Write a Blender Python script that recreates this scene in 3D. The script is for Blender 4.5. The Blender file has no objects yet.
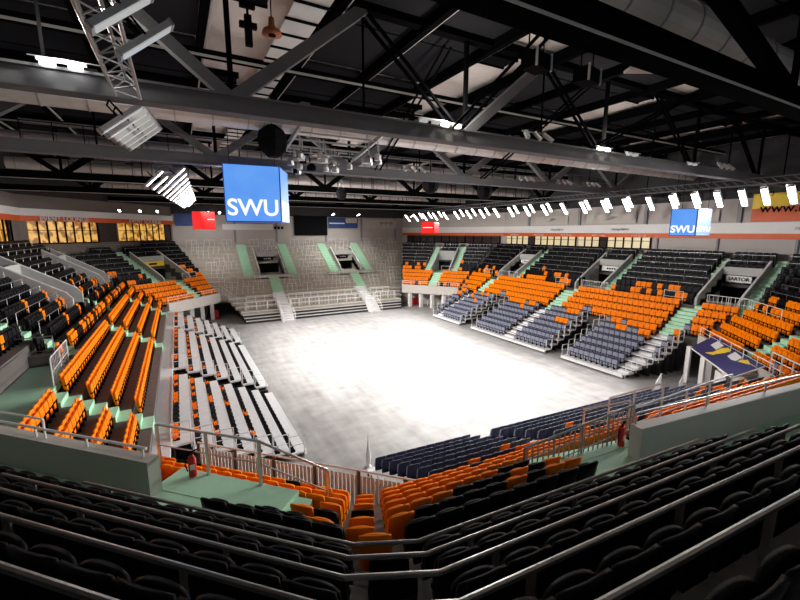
import bpy, math, random
from mathutils import Vector, Matrix
random.seed(7)
C = bpy.context.scene.collection
sc = bpy.context.scene
PI = math.pi
# ------------------------------------------------------------------ camera, world, exposure
CAM_H = 10.0
PITCH, YAW = 9.648, 28.90
cd = bpy.data.cameras.new('camera'); cam = bpy.data.objects.new('camera', cd); C.objects.link(cam)
cd.sensor_width = 36; cd.lens = 18.0; cd.clip_start = 0.05; cd.clip_end = 300
cam.location = (0, 0, CAM_H)
cam.rotation_euler = (math.radians(90 - PITCH), 0, -math.radians(YAW))
sc.camera = cam
w = bpy.data.worlds.new('world'); sc.world = w; w.use_nodes = True
w.node_tree.nodes['Background'].inputs[0].default_value = (0.9, 0.95, 1, 1)
w.node_tree.nodes['Background'].inputs[1].default_value = 0.15  # even ambient fill, added to lift the dark near rows and walls
sc.view_settings.view_transform = 'Standard'; sc.view_settings.look = 'None'
sc.view_settings.exposure = 0.0; sc.view_settings.gamma = 1
sc.view_settings.use_curve_mapping = False
LAMP_R, LAMP_L, TWIN = 7500.0, 8500.0, 220.0        # watts of one floodlight in the right and in the left row
# ------------------------------------------------------------------ materials
def mat(name, col, rough=0.6, metal=0.0, var=0.12, scale=3.0, emit=0.0, spec=0.5, col2=None, bump=0.0, hard=False, ior=1.45):
    m = bpy.data.materials.new(name); m.use_nodes = True
    nt = m.node_tree; b = nt.nodes['Principled BSDF']
    b.inputs['Roughness'].default_value = rough; b.inputs['Metallic'].default_value = metal
    b.inputs['Specular IOR Level'].default_value = spec; b.inputs['IOR'].default_value = ior
    tc = nt.nodes.new('ShaderNodeTexCoord'); nz = nt.nodes.new('ShaderNodeTexNoise')
    nz.inputs['Scale'].default_value = scale; nz.inputs['Detail'].default_value = 4
    nt.links.new(tc.outputs['Object'], nz.inputs['Vector'])
    mx = nt.nodes.new('ShaderNodeMix'); mx.data_type = 'RGBA'
    c2 = col2 or tuple(max(0, c * (1 - var)) for c in col)
    mx.inputs[6].default_value = (*[min(1, c * (1 + var * 0.6)) for c in col], 1); mx.inputs[7].default_value = (*c2, 1)
    fac = nz.outputs['Fac']
    if hard:
        mr = nt.nodes.new('ShaderNodeMapRange'); mr.inputs[1].default_value = .46; mr.inputs[2].default_value = .56; nt.links.new(fac, mr.inputs[0]); fac = mr.outputs[0]
    nt.links.new(fac, mx.inputs[0]); nt.links.new(mx.outputs[2], b.inputs['Base Color'])
    if emit:
        nt.links.new(mx.outputs[2], b.inputs['Emission Color']); b.inputs['Emission Strength'].default_value = emit
        if emit > .2:
            for lk in list(b.inputs['Base Color'].links): nt.links.remove(lk)
            b.inputs['Base Color'].default_value = (*[c * .12 for c in col], 1)
    if bump:
        bp = nt.nodes.new('ShaderNodeBump'); bp.inputs['Strength'].default_value = bump
        nt.links.new(nz.outputs['Fac'], bp.inputs['Height']); nt.links.new(bp.outputs[0], b.inputs['Normal'])
    return m
M = dict(
    orange=mat('orange_plastic', (1.0, 0.235, 0.0), 0.5, var=0.04, spec=0.12),
    black=mat('black_plastic', (0.0055, 0.005, 0.0065), 0.42, var=0.2, spec=0.2, ior=1.32),
    navy=mat('blue_grey_plastic', (0.025, 0.03, 0.075), 0.45, var=0.15, spec=0.25),
    pad=mat('grey_seat_pad', (0.24, 0.25, 0.32), 0.5, var=0.15, spec=0.3),
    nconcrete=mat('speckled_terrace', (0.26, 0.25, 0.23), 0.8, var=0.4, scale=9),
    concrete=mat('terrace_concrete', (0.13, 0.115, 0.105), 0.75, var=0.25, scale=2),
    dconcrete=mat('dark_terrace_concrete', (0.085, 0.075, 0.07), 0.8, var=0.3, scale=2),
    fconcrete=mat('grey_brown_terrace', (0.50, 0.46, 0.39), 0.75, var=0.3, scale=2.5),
    mint=mat('mint_green_paint', (0.47, 0.76, 0.54), 0.5, var=0.12, scale=4),
    brownwall=mat('brown_grey_wall', (0.20, 0.17, 0.15), 0.8, var=0.2, scale=0.6),
    wall=mat('grey_plaster', (0.50, 0.46, 0.43), 0.8, var=0.12, scale=0.6),
    parapet2=mat('pale_grey_wall', (0.72, 0.72, 0.68), 0.6, var=0.12, scale=1.0),
    parapet=mat('grey_green_wall', (0.26, 0.29, 0.25), 0.6, var=0.12, scale=1.0),
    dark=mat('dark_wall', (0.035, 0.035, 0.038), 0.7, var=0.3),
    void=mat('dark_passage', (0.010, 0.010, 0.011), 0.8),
    vwall=mat('entrance_wall_grey', (0.46, 0.46, 0.44), 0.65, var=0.15),
    orangeband=mat('orange_fascia', (0.72, 0.115, 0.02), 0.5, var=0.05),
    white=mat('white_paint', (0.80, 0.78, 0.76), 0.5, var=0.05),
    beige=mat('beige_parapet', (0.55, 0.51, 0.46), 0.6, var=0.12),
    platform=mat('pale_grey_deck', (0.82, 0.81, 0.81), 0.5, var=0.16, scale=5),
    steel=mat('galvanised_steel', (0.42, 0.42, 0.43), 0.38, 0.7, var=0.15),
    rail=mat('brushed_handrail', (0.6, 0.59, 0.58), 0.3, 0.85, var=0.2),
    wrail=mat('white_railing', (0.86, 0.85, 0.84), 0.4, 0.1, var=0.1),
    truss=mat('grey_truss_steel', (0.16, 0.16, 0.17), 0.6, 0.0, var=0.15, spec=0.15, ior=1.2),
    dtruss=mat('black_truss_steel', (0.004, 0.004, 0.0045), 0.6, 0.0, var=0.3, spec=0.03, ior=1.06),
    flange=mat('pale_flange', (0.5, 0.49, 0.47), 0.5, var=0.15),
    deck=mat('pale_roof_deck', (0.86, 0.80, 0.76), 0.8, var=0.1),
    panel=mat('charcoal_acoustic_panel', (0.024, 0.024, 0.028), 0.9, var=0.12, spec=0.05, ior=1.1),
    skylight=mat('translucent_strip', (0.75, 0.75, 0.74), 0.4, var=0.05),
    duct=mat('spiral_duct', (0.66, 0.62, 0.60), 0.4, 0.35, var=0.15),
    lamphouse=mat('lamp_housing', (0.62, 0.62, 0.62), 0.45, 0.1),
    lampon=mat('lit_lamp_glass', (1, 0.985, 0.95), 0.4, emit=16, var=0.0),
    lampwarm=mat('lit_warm_lamp', (1, 0.96, 0.72), 0.4, emit=10, var=0.0),
    lampdim=mat('unlit_glass_added_glow', (0.85, 0.84, 0.83), 0.3, emit=0.45, var=0.0),  # lamps are off; weak glow put into the glass so it reads white
    blue=mat('lit_blue_screen', (0.065, 0.25, 0.80), 0.4, emit=0.95, var=0.15, scale=0.8, col2=(0.17, 0.42, 0.95)),
    bluelight=mat('lit_pale_blue_screen', (0.34, 0.52, 0.98), 0.4, emit=0.85, var=0.1),
    bluedark=mat('blue_edge', (0.03, 0.10, 0.7), 0.5, emit=0.25),
    white_lit=mat('lit_white_lettering', (1, 1, 1), 0.4, emit=1.0, var=0),
    red_lit=mat('lit_red_screen', (0.95, 0.015, 0.015), 0.4, emit=0.9, var=0.05),
    red=mat('red_paint', (0.55, 0.02, 0.02), 0.35, var=0.1),
    window=mat('lit_lounge_window', (1.0, 0.55, 0.12), 0.3, emit=0.75, var=0.0, scale=1.8, col2=(0.30, 0.11, 0.015), hard=True),
    window2=mat('lit_cream_window', (1.0, 0.86, 0.55), 0.3, emit=0.75, var=0.0, scale=1.6, col2=(0.75, 0.55, 0.28)),
    glassdark=mat('unlit_glass', (0.05, 0.035, 0.03), 0.15, var=0.3),
    yellow=mat('yellow_sign', (0.80, 0.55, 0.02), 0.5, var=0.08, emit=0.08),
    ink=mat('black_ink', (0.008, 0.008, 0.009), 0.7, spec=0.1, ior=1.15),
    bannerblue=mat('blue_banner', (0.02, 0.018, 0.12), 0.55, var=0.2, scale=5),
    posterblue=mat('blue_poster', (0.02, 0.06, 0.25), 0.5, var=0.6, scale=1.2),
    greyletter=mat('grey_lettering', (0.25, 0.25, 0.27), 0.6),
    rust=mat('orange_horn', (0.45, 0.14, 0.05), 0.5),
)
def floor_mat():
    m = bpy.data.materials.new('grey_court_floor'); m.use_nodes = True; nt = m.node_tree; b = nt.nodes['Principled BSDF']
    tc = nt.nodes.new('ShaderNodeTexCoord'); mp = nt.nodes.new('ShaderNodeMapping'); mp.inputs['Scale'].default_value = (2.2, 0.28, 1)
    n1 = nt.nodes.new('ShaderNodeTexNoise'); n1.inputs['Scale'].default_value = 1.0; n1.inputs['Detail'].default_value = 7
    mp2 = nt.nodes.new('ShaderNodeMapping'); mp2.inputs['Scale'].default_value = (0.9, 1.3, 1)
    n2 = nt.nodes.new('ShaderNodeTexNoise'); n2.inputs['Scale'].default_value = 1.0; n2.inputs['Detail'].default_value = 6
    br = nt.nodes.new('ShaderNodeTexBrick'); br.inputs['Scale'].default_value = 1.0
    br.inputs['Color1'].default_value = (1, 1, 1, 1); br.inputs['Color2'].default_value = (0.86, 0.86, 0.86, 1); br.inputs['Mortar'].default_value = (0.6, 0.6, 0.6, 1)
    br.inputs['Mortar Size'].default_value = 0.006; br.inputs['Brick Width'].default_value = 2.4; br.inputs['Row Height'].default_value = 1.2
    nt.links.new(tc.outputs['Object'], mp.inputs[0]); nt.links.new(mp.outputs[0], n1.inputs[0])
    nt.links.new(tc.outputs['Object'], mp2.inputs[0]); nt.links.new(mp2.outputs[0], n2.inputs[0]); nt.links.new(tc.outputs['Object'], br.inputs[0])
    ad = nt.nodes.new('ShaderNodeMath'); ad.operation = 'ADD'; nt.links.new(n1.outputs['Fac'], ad.inputs[0]); nt.links.new(n2.outputs['Fac'], ad.inputs[1])
    cr = nt.nodes.new('ShaderNodeValToRGB'); cr.color_ramp.elements[0].position = 0.30; cr.color_ramp.elements[0].color = (0.25, 0.235, 0.23, 1)
    cr.color_ramp.elements[1].position = 0.68; cr.color_ramp.elements[1].color = (0.47, 0.455, 0.445, 1)
    hf = nt.nodes.new('ShaderNodeMath'); hf.operation = 'MULTIPLY'; hf.inputs[1].default_value = 0.5
    nt.links.new(ad.outputs[0], hf.inputs[0]); nt.links.new(hf.outputs[0], cr.inputs[0])
    mx = nt.nodes.new('ShaderNodeMix'); mx.data_type = 'RGBA'; mx.blend_type = 'MULTIPLY'; mx.inputs[0].default_value = 0.8
    nt.links.new(cr.outputs[0], mx.inputs[6]); nt.links.new(br.outputs[0], mx.inputs[7]); nt.links.new(mx.outputs[2], b.inputs['Base Color'])
    b.inputs['Roughness'].default_value = 0.42; b.inputs['Specular IOR Level'].default_value = 0.6
    return m
M['floor'] = floor_mat()
# ------------------------------------------------------------------ mesh helpers
class MB:
    def __init__(s): s.v = []; s.f = []; s.mi = []; s.ms = []
    def m(s, name):
        if name not in s.ms: s.ms.append(name)
        return s.ms.index(name)
    def add(s, vs, fs, mt):
        k = len(s.v); i = s.m(mt); s.v += [tuple(v) for v in vs]
        for f in fs: s.f.append(tuple(k + q for q in f)); s.mi.append(i)
    def prism(s, pts, z0, z1, mt, top=None):
        n = len(pts); vs = [(p[0], p[1], z0) for p in pts] + [(p[0], p[1], z1) for p in pts]
        a = sum(pts[i][0] * pts[(i + 1) % n][1] - pts[(i + 1) % n][0] * pts[i][1] for i in range(n))
        sides = [(i, (i + 1) % n, n + (i + 1) % n, n + i) for i in range(n)]; bot = tuple(range(n - 1, -1, -1)); tp = tuple(range(n, 2 * n))
        if a < 0: sides = [f[::-1] for f in sides]; bot = bot[::-1]; tp = tp[::-1]
        s.add(vs, sides + [bot], mt); k = len(s.v) - 2 * n; s.f.append(tuple(k + q for q in tp)); s.mi.append(s.m(top or mt))
    def box(s, x0, x1, y0, y1, z0, z1, mt): s.prism([(x0, y0), (x1, y0), (x1, y1), (x0, y1)], z0, z1, mt)
    def bar(s, p, q, wd, ht, mt, up=(0, 0, 1)):
        p = Vector(p); q = Vector(q); d = (q - p)
        if d.length < 1e-6: return
        d.normalize(); u = Vector(up)
        if abs(d.dot(u)) > 0.98: u = Vector((1, 0, 0))
        r = d.cross(u).normalized(); u = r.cross(d)
        o = [(-1, -1), (1, -1), (1, 1), (-1, 1)]
        vs = [e + r * a * wd / 2 + u * b * ht / 2 for e in (p, q) for a, b in o]
        s.add(vs, [(0, 3, 2, 1), (4, 5, 6, 7)] + [(i, (i + 1) % 4, 4 + (i + 1) % 4, 4 + i) for i in range(4)], mt)
    def tube(s, p, q, r, mt, n=6, cap=True):
        p = Vector(p); q = Vector(q); d = (q - p)
        if d.length < 1e-6: return
        d.normalize(); u = Vector((0, 0, 1)) if abs(d.z) < 0.95 else Vector((1, 0, 0))
        a = d.cross(u).normalized(); b = a.cross(d)
        vs = [e + a * r * math.cos(2 * PI * i / n) + b * r * math.sin(2 * PI * i / n) for e in (p, q) for i in range(n)]
        fs = [(i, n + i, n + (i + 1) % n, (i + 1) % n) for i in range(n)]
        if cap: fs += [tuple(range(n)), tuple(range(2 * n - 1, n - 1, -1))]
        s.add(vs, fs, mt)
    def path(s, pts, r, mt, n=6):
        for a, b in zip(pts, pts[1:]): s.tube(a, b, r, mt, n)
    def lathe(s, c, prof, mt, n=12):
        vs = []; fs = []
        for (r, z) in prof: vs += [(c[0] + r * math.cos(2 * PI * i / n), c[1] + r * math.sin(2 * PI * i / n), c[2] + z) for i in range(n)]
        for k in range(len(prof) - 1): fs += [(k * n + i, k * n + (i + 1) % n, (k + 1) * n + (i + 1) % n, (k + 1) * n + i) for i in range(n)]
        fs += [tuple(range(n - 1, -1, -1)), tuple(range((len(prof) - 1) * n, len(prof) * n))]
        s.add(vs, fs, mt)
    def mesh(s, name, smooth=False):
        me = bpy.data.meshes.new(name); me.from_pydata(s.v, [], s.f)
        for k in s.ms: me.materials.append(M[k])
        me.polygons.foreach_set('material_index', s.mi)
        if smooth: me.polygons.foreach_set('use_smooth', [True] * len(s.f))
        me.update(); return me
    def build(s, name, parent=None, smooth=False):
        o = bpy.data.objects.new(name, s.mesh(name, smooth)); C.objects.link(o)
        if parent: o.parent = parent
        return o
def tag(o, label=None, cat=None, group=None, kind=None):
    if label: o['label'] = label
    if cat: o['category'] = cat
    if group: o['group'] = group
    if kind: o['kind'] = kind
    return o
def thing(name, label, cat, loc=(0, 0, 0), group=None, rz=0):
    o = bpy.data.objects.new(name, None); C.objects.link(o); o.location = loc; o.rotation_euler = (0, 0, rz); o.empty_display_size = 0.2
    return tag(o, label, cat, group)
def structure(o): o['kind'] = 'structure'; return o
def shift(mb, off):
    mb.v = [(x - off[0], y - off[1], z - off[2]) for x, y, z in mb.v]; return mb
def copy_tree(o, parent=None):
    c = o.copy(); C.objects.link(c); c.parent = parent
    for ch in [k for k in o.children]: copy_tree(ch, c)
    return c
def text(name, s, size, mt, loc, rot, parent=None, ext=0.01, shear=0.0, bold=0.0):
    cu = bpy.data.curves.new(name, 'FONT'); cu.body = s; cu.size = size; cu.extrude = ext; cu.align_x = 'CENTER'; cu.align_y = 'CENTER'; cu.shear = shear; cu.offset = bold
    t = bpy.data.objects.new(name + '_tmp', cu); C.objects.link(t); bpy.context.view_layer.update()
    me = bpy.data.meshes.new_from_object(t.evaluated_get(bpy.context.evaluated_depsgraph_get())); C.objects.unlink(t); bpy.data.objects.remove(t)
    me.materials.clear(); me.materials.append(M[mt]); o = bpy.data.objects.new(name, me); C.objects.link(o)
    if parent: o.parent = parent
    o.location = loc; o.rotation_euler = rot; return o
WORDS = 'first second third fourth fifth sixth seventh eighth ninth tenth eleventh twelfth thirteenth fourteenth fifteenth sixteenth seventeenth eighteenth nineteenth'.split()
TENS = {2: 'twenty', 3: 'thirty', 4: 'forty', 5: 'fifty', 6: 'sixty', 7: 'seventy', 8: 'eighty', 9: 'ninety'}
def ordn(n):
    if n <= 19: return WORDS[n - 1]
    t, u = divmod(n, 10)
    return (TENS[t][:-1] + 'ieth') if u == 0 else TENS[t] + '-' + WORDS[u - 1]
# ------------------------------------------------------------------ bowl geometry: eight facets of rows around the court
FC = {'R': ((1, 0), (0, 1), 26.1), 'L': ((-1, 0), (0, 1), -3.75), 'NL': ((-.7071, -.7071), (.7071, -.7071), -14.25),
      'N': ((-.07, -.9975), (.9975, -.07), -14.38), 'FL': ((-.7071, .7071), (.7071, .7071), 27.95),
      'FR': ((.788, .616), (-.616, .788), 44.66), 'NR': ((.7071, -.7071), (.7071, .7071), 7.42), 'FAR': ((0, 1), (1, 0), 45.5)}
def cofs(f, s): return FC[f][2] if f != 'NL' or s < 9.5 else (-14.4 if s < 10.2 else -14.5)
def pt(f, s, t):
    n, d, c = FC[f]; c = cofs(f, s); return (n[0] * (c + s) + d[0] * t, n[1] * (c + s) + d[1] * t)
def meet(f, s, g):
    n, d, c = FC[f]; c = cofs(f, s)
    if g == 'CLIP': n2, k2 = (0.8808, -0.4735), 0.8808 * 25.4 - 0.4735 * 45.5
    else: n2 = FC[g][0]; k2 = cofs(g, s) + s
    # p = n(c+s)+d t ; n2.p = k2
    return (k2 - (n2[0] * n[0] + n2[1] * n[1]) * (c + s)) / (n2[0] * d[0] + n2[1] * d[1])
ENDS = {'R': ('NR', 'FR'), 'L': ('NL', 'FL'), 'NL': ('L', 'N'), 'N': ('NL', 'NR'), 'FL': ('L', 'FAR'), 'FR': ('R', 'CLIP'), 'NR': ('N', 'R'), 'FAR': ('FL', 'CLIP')}
def ends(f, s): return tuple(sorted((meet(f, s, ENDS[f][0]), meet(f, s, ENDS[f][1]))))
def S0(j, f=''): return 5.15 + 0.73 * j if j < 7 or f not in ('N', 'NL') else 10.35 + .69 * (j - 7)
def Z(j, f=''): return 2.65 + 0.45 * j if j < 7 or f not in ('N', 'NL') else 5.75 + .48 * (j - 7)
def inward(f):
    n = FC[f][0]; return math.atan2(-n[1], -n[0]) - PI / 2      # rotation taking +y to the court side
def spans(a, b, cuts):
    out = [(a, b)]
    for c0, c1 in cuts:
        nx = []
        for x0, x1 in out:
            if c1 <= x0 or c0 >= x1: nx.append((x0, x1)); continue
            if c0 > x0: nx.append((x0, c0))
            if c1 < x1: nx.append((c1, x1))
        out = nx
    return [q for q in out if q[1] - q[0] > 0.05]
JM = {'R': 11, 'NR': 11, 'N': 11, 'NL': 11, 'L': 13, 'FL': 12, 'FAR': 12, 'FR': 11}
# pits (openings in the rows), aisles (t0, t1, j0, j1)
PITS = {'R': [(12.9, 15.4, 4, 8), (23.5, 26.1, 4, 8), (34.7, 37.2, 4, 8)], 'FR': [(15.3, 17.8, 4, 8)], 'FL': [(34.2, 37.6, 4, 8)],
        'FAR': [(9.1, 12.2, 4, 8), (20.2, 23.2, 4, 8)], 'L': [(31.0, 33.6, 5, 9), (43.0, 45.6, 5, 9), (10.0, 21.3, 4, 5)], 'NL': [(-14, -4.2, 4, 4), (-14, -4.3, 5, 5), (-14, -4.75, 6, 6)],
        'N': [(6.8, 40, 4, 5), (6.1, 40, 6, 6), (8.1, 40, 7, 7), (8.6, 40, 8, 8)], 'NR': []}
AISLES = {'R': [(12.1, 12.75, 4, 11), (22.7, 23.35, 4, 11), (33.9, 34.55, 4, 11), (14.9, 16.2, 0, 3), (25.6, 27.0, 0, 3), (36.7, 38.0, 0, 3), (15.6, 16.15, 8, 11), (26.3, 26.85, 8, 11), (37.4, 37.95, 8, 11)],
          'FR': [(14.2, 15.2, 4, 11), (17.9, 18.9, 4, 11), (16.2, 17.4, 0, 3)], 'FL': [(33.0, 34.0, 4, 11), (35.2, 36.3, 0, 3)],
          'FAR': [(7.1, 8.3, 4, 12), (12.7, 13.9, 4, 12), (18.6, 19.8, 4, 12), (23.9, 25.1, 4, 12), (10.0, 11.3, 0, 3), (21.3, 22.6, 0, 3)],
          'L': [(17.0, 18.1, 0, 3), (29.4, 30.5, 0, 3), (41.2, 42.3, 0, 3), (22.6, 23.6, 4, 13), (34.6, 35.5, 4, 13)],
          'NR': [(26.3, 27.3, 0, 3)], 'N': [], 'NL': []}
FNAME = {'R': 'right stand', 'L': 'left stand', 'NL': 'near left corner', 'N': 'near stand', 'FL': 'far left corner', 'FR': 'far right corner', 'NR': 'near right corner', 'FAR': 'far stand'}
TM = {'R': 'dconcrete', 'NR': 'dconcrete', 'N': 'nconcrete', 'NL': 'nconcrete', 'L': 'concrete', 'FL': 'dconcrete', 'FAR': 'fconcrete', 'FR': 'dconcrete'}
def quad(f, s0, s1, t0, t1, a0=None, a1=None):
    e0 = ends(f, s0); e1 = ends(f, s1)
    c0 = lambda t, e: min(max(t, e[0]), e[1])
    return [pt(f, s0, c0(t0, e0)), pt(f, s0, c0(t1, e0)), pt(f, s1, c0(t1, e1)), pt(f, s1, c0(t0, e1))]
# ------------------------------------------------------------------ court, walls
fl = MB(); fl.box(-30, 60, -12, 75, -0.3, 0, 'floor'); structure(fl.build('floor'))
for f in FC:
    mb = MB()
    for j in range(JM[f] + 1):
        s0, s1 = S0(j, f), S0(j + 1, f)
        if j == JM[f]: s1 += 0.45
        e = ends(f, s0); e1 = ends(f, s1)
        lo = min(e[0], e1[0]) - 0.0; hi = max(e[1], e1[1])
        for t0, t1 in spans(lo, hi, [(p[0], p[1]) for p in PITS[f] if p[2] <= j <= p[3]]):
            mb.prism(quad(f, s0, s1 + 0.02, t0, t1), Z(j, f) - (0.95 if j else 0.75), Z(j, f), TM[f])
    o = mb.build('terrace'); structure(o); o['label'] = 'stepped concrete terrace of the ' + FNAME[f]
    # landings at entrance level
    for k, (t0, t1, j0, j1) in enumerate(PITS[f]):
        mb = MB(); mt = 'fconcrete' if f == 'FAR' else 'mint'
        mb.prism(quad(f, S0(4) if f != 'L' or t0 < 30 else S0(5), S0(9) + 0.3 if j1 == 8 and f != 'N' else S0(j1 + 1, f) + 0.05, t0 - 0.01 - .004 * k, t1 + 0.01), 4.2 - .01 * k, 4.46 - .012 * k, mt)
        if f == 'FAR': mb.prism(quad(f, 7.75, 8.9, t0 - 2.1, t1 + 1.9), 4.2, 4.5, 'beige')
        o = mb.build('landing'); structure(o); o['label'] = ('mint green' if mt == 'mint' else 'grey') + ' entrance landing, ' + ordn(k + 1) + ' of the ' + FNAME[f]
def wall(name, pts, z0, z1, mt, th=0.3, mate=None):
    mb = MB()
    for a, b in zip(pts, pts[1:]):
        d = Vector((b[0] - a[0], b[1] - a[1])).normalized(); n = Vector((d.y, -d.x)) * th
        mb.prism([a, b, (b[0] + n.x, b[1] + n.y), (a[0] + n.x, a[1] + n.y)], z0, z1, mt)
    return mb.build(name)
WR = [(40.75, -6), (40.75, 43.2), (34.2, 60.85)]
WF = [(34.2, 60.85), (-0.4, 60.85)]
WL = [(-0.4, 60.85), (-11.8, 46.6), (-11.8, 8)]
structure(wall('wall_right', WR, 0, 17.3, 'wall')); structure(wall('wall_far', WF, 0, 17.3, 'wall')); structure(wall('wall_left', WL, 0, 17.3, 'brownwall'))
def inset(pts, d):       # shift a wall line towards the court
    out = []
    for i, p in enumerate(pts):
        n = Vector((0, 0))
        for a, b in ((pts[i - 1], p) if i else (None, None), (p, pts[i + 1]) if i < len(pts) - 1 else (None, None)):
            if a is None: continue
            e = Vector((b[0] - a[0], b[1] - a[1])).normalized(); n += Vector((-e.y, e.x))
        n.normalize(); out.append((p[0] + n.x * d, p[1] + n.y * d))
    return out
# fascia bands on the right and left
o = wall('trim_1', inset(WR, 0.16), 9.45, 9.88, 'orangeband', 0.15); structure(o); o['label'] = 'orange fascia band of the right wall'
o = wall('trim_2', inset(WR, 0.20), 9.88, 10.75, 'white', 0.19); structure(o); o['label'] = 'white fascia band of the right wall'
o = wall('trim_3', inset(WL, 0.16), 10.95, 11.42, 'orangeband', 0.15); structure(o); o['label'] = 'orange fascia band of the left wall'
o = wall('trim_4', inset(WL, 0.20), 11.42, 12.05, 'white', 0.19); structure(o); o['label'] = 'white fascia band of the left wall'
o = wall('trim_5', inset(WR, 0.06), 12.7, 17.2, 'dark', 0.05); structure(o); o['label'] = 'dark upper band of the right wall'
o = wall('trim_6', inset(WF, 0.06), 12.3, 17.2, 'dark', 0.05); structure(o); o['label'] = 'dark upper band of the far wall'
o = wall('trim_7', inset(WL, 0.06), 13.2, 17.2, 'dark', 0.05); structure(o); o['label'] = 'dark upper band of the left wall'
# pilasters of the far and right walls
pm = MB()
for x in (7.2, 12.9, 20.4, 26.4, 32.6): pm.box(x - 0.12, x + 0.12, 60.70, 60.85, 8.5, 12.3, 'greyletter')
for y in (6.5, 12.1, 17.2, 22.2): pm.box(40.6, 40.75, y - 0.08, y + 0.08, 8.0, 9.45, 'greyletter')
for y in (15.9, 23.5, 31, 38.6): pm.box(40.55, 40.75, y - 0.15, y + 0.15, 10.75, 12.7, 'greyletter')
structure(pm.build('trim_8'))
# lounge windows
wn = 0
def window_run(p, q, z0, z1, n, glass, z_in, label, dark=()):
    global wn; wn += 1
    P, Q = Vector((*p, 0)), Vector((*q, 0)); d = (Q - P); L = d.length; d.normalize(); nn = Vector((-d.y, d.x, 0)) * z_in
    o = bpy.data.objects.new('window_%d' % wn, None); C.objects.link(o); structure(o); o['label'] = label; o.location = P
    for i in range(n):
        a = d * (L * i / n + 0.06); b = d * (L * (i + 1) / n - 0.06); mb = MB()
        mb.prism([(a.x, a.y), (b.x, b.y), (b.x + nn.x * .5, b.y + nn.y * .5), (a.x + nn.x * .5, a.y + nn.y * .5)], z0, z1, 'glassdark' if i in dark else glass)
        mb.build('pane', o)
        mb = MB(); e = d * (L * i / n)
        mb.bar((e.x + nn.x, e.y + nn.y, z0), (e.x + nn.x, e.y + nn.y, z1), 0.11, 0.11, 'ink'); mb.build('mullion', o)
    mb = MB(); mb.bar((nn.x, nn.y, z0), (nn.x + d.x * L, nn.y + d.y * L, z0), 0.1, 0.12, 'ink'); mb.bar((nn.x, nn.y, (z0 + z1) / 2 + .2), (nn.x + d.x * L, nn.y + d.y * L, (z0 + z1) / 2 + .2), 0.04, 0.05, 'ink')
    mb.build('window_frame', o)
IR = inset(WR, 0.02); IL = inset(WL, 0.02)
def lerp(a, b, t): return (a[0] + (b[0] - a[0]) * t, a[1] + (b[1] - a[1]) * t)
window_run((40.73, 22.8), (40.73, 31.0), 8.35, 9.45, 9, 'window2', 0.12, 'cream-lit lounge windows of the right wall beside its bare grey panel', (5,))
window_run((40.73, 31.3), (40.73, 42.6), 8.35, 9.45, 11, 'window2', 0.12, 'cream-lit lounge windows of the right wall near the far corner', (6,))
window_run(lerp(IR[1], IR[2], 0.03), lerp(IR[1], IR[2], 0.95), 8.35, 9.45, 12, 'glassdark', 0.12, 'dark lounge windows of the far right corner')
window_run(lerp(IL[0], IL[1], 0.03), lerp(IL[0], IL[1], 0.46), 8.95, 10.95, 8, 'window', 0.12, 'amber-lit lounge windows beside the far stand', (0,))
window_run(lerp(IL[0], IL[1], 0.60), lerp(IL[0], IL[1], 0.97), 8.95, 10.95, 8, 'window', 0.12, 'amber-lit lounge windows left of the dark doorway')
window_run((-11.78, 44.0), (-11.78, 41.5), 8.95, 10.95, 3, 'window', 0.12, 'amber-lit window on the left wall beside the corner', (0,))
window_run((-11.78, 40.8), (-11.78, 37.0), 8.95, 10.95, 4, 'window', 0.12, 'amber-lit window at the left edge of the photo', (0, 1))
o = wall('trim_9', [lerp(IL[0], IL[1], 0.47), lerp(IL[0], IL[1], 0.59)], 8.95, 10.95, 'glassdark', -0.1); structure(o)
# lettering on the fascias
def along(p, q, t, d, z):
    a = lerp(p, q, t); e = Vector((q[0] - p[0], q[1] - p[1])).normalized(); return (a[0] - e.y * d, a[1] + e.x * d, z)
angL = math.atan2(WL[1][1] - WL[0][1], WL[1][0] - WL[0][0]) + PI
for t, l in ((0.245, 'white EVENT LOUNGE lettering nearer the far stand'), (0.78, 'white EVENT LOUNGE lettering left of the dark doorway')):
    tag(text('fascia_lettering', 'EVENT LOUNGE', 0.66, 'white', along(WL[0], WL[1], t, 0.19, 11.2), (PI / 2, 0, angL), bold=0.012), l, 'lettering', 'event lounge lettering')
for y in (24, 28.4, 32.6, 36.8, 41):
    tag(text('fascia_lettering', 'event lounge', 0.30, 'white', (40.55, y, 9.66), (PI / 2, 0, -PI / 2)), 'small pale lettering on the orange band above the right windows, %s from the court cube' % ordn(int((y - 19.6) / 4.2)), 'lettering', 'small fascia lettering')
for y, s in ((11.4, 'ratiopharm'), (26, 'ratiopharm'), (34, 'ratiopharm')):
    tag(text('wall_lettering', s, 0.42, 'greyletter', (40.5, y, 10.3), (PI / 2, 0, -PI / 2), shear=0.3), {11.4: 'grey italic lettering on the white band at the right edge', 26: 'grey italic lettering on the white band left of the blue court cube', 34: 'grey italic lettering on the white band near the far right'}[y], 'lettering', 'grey band lettering')
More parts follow.
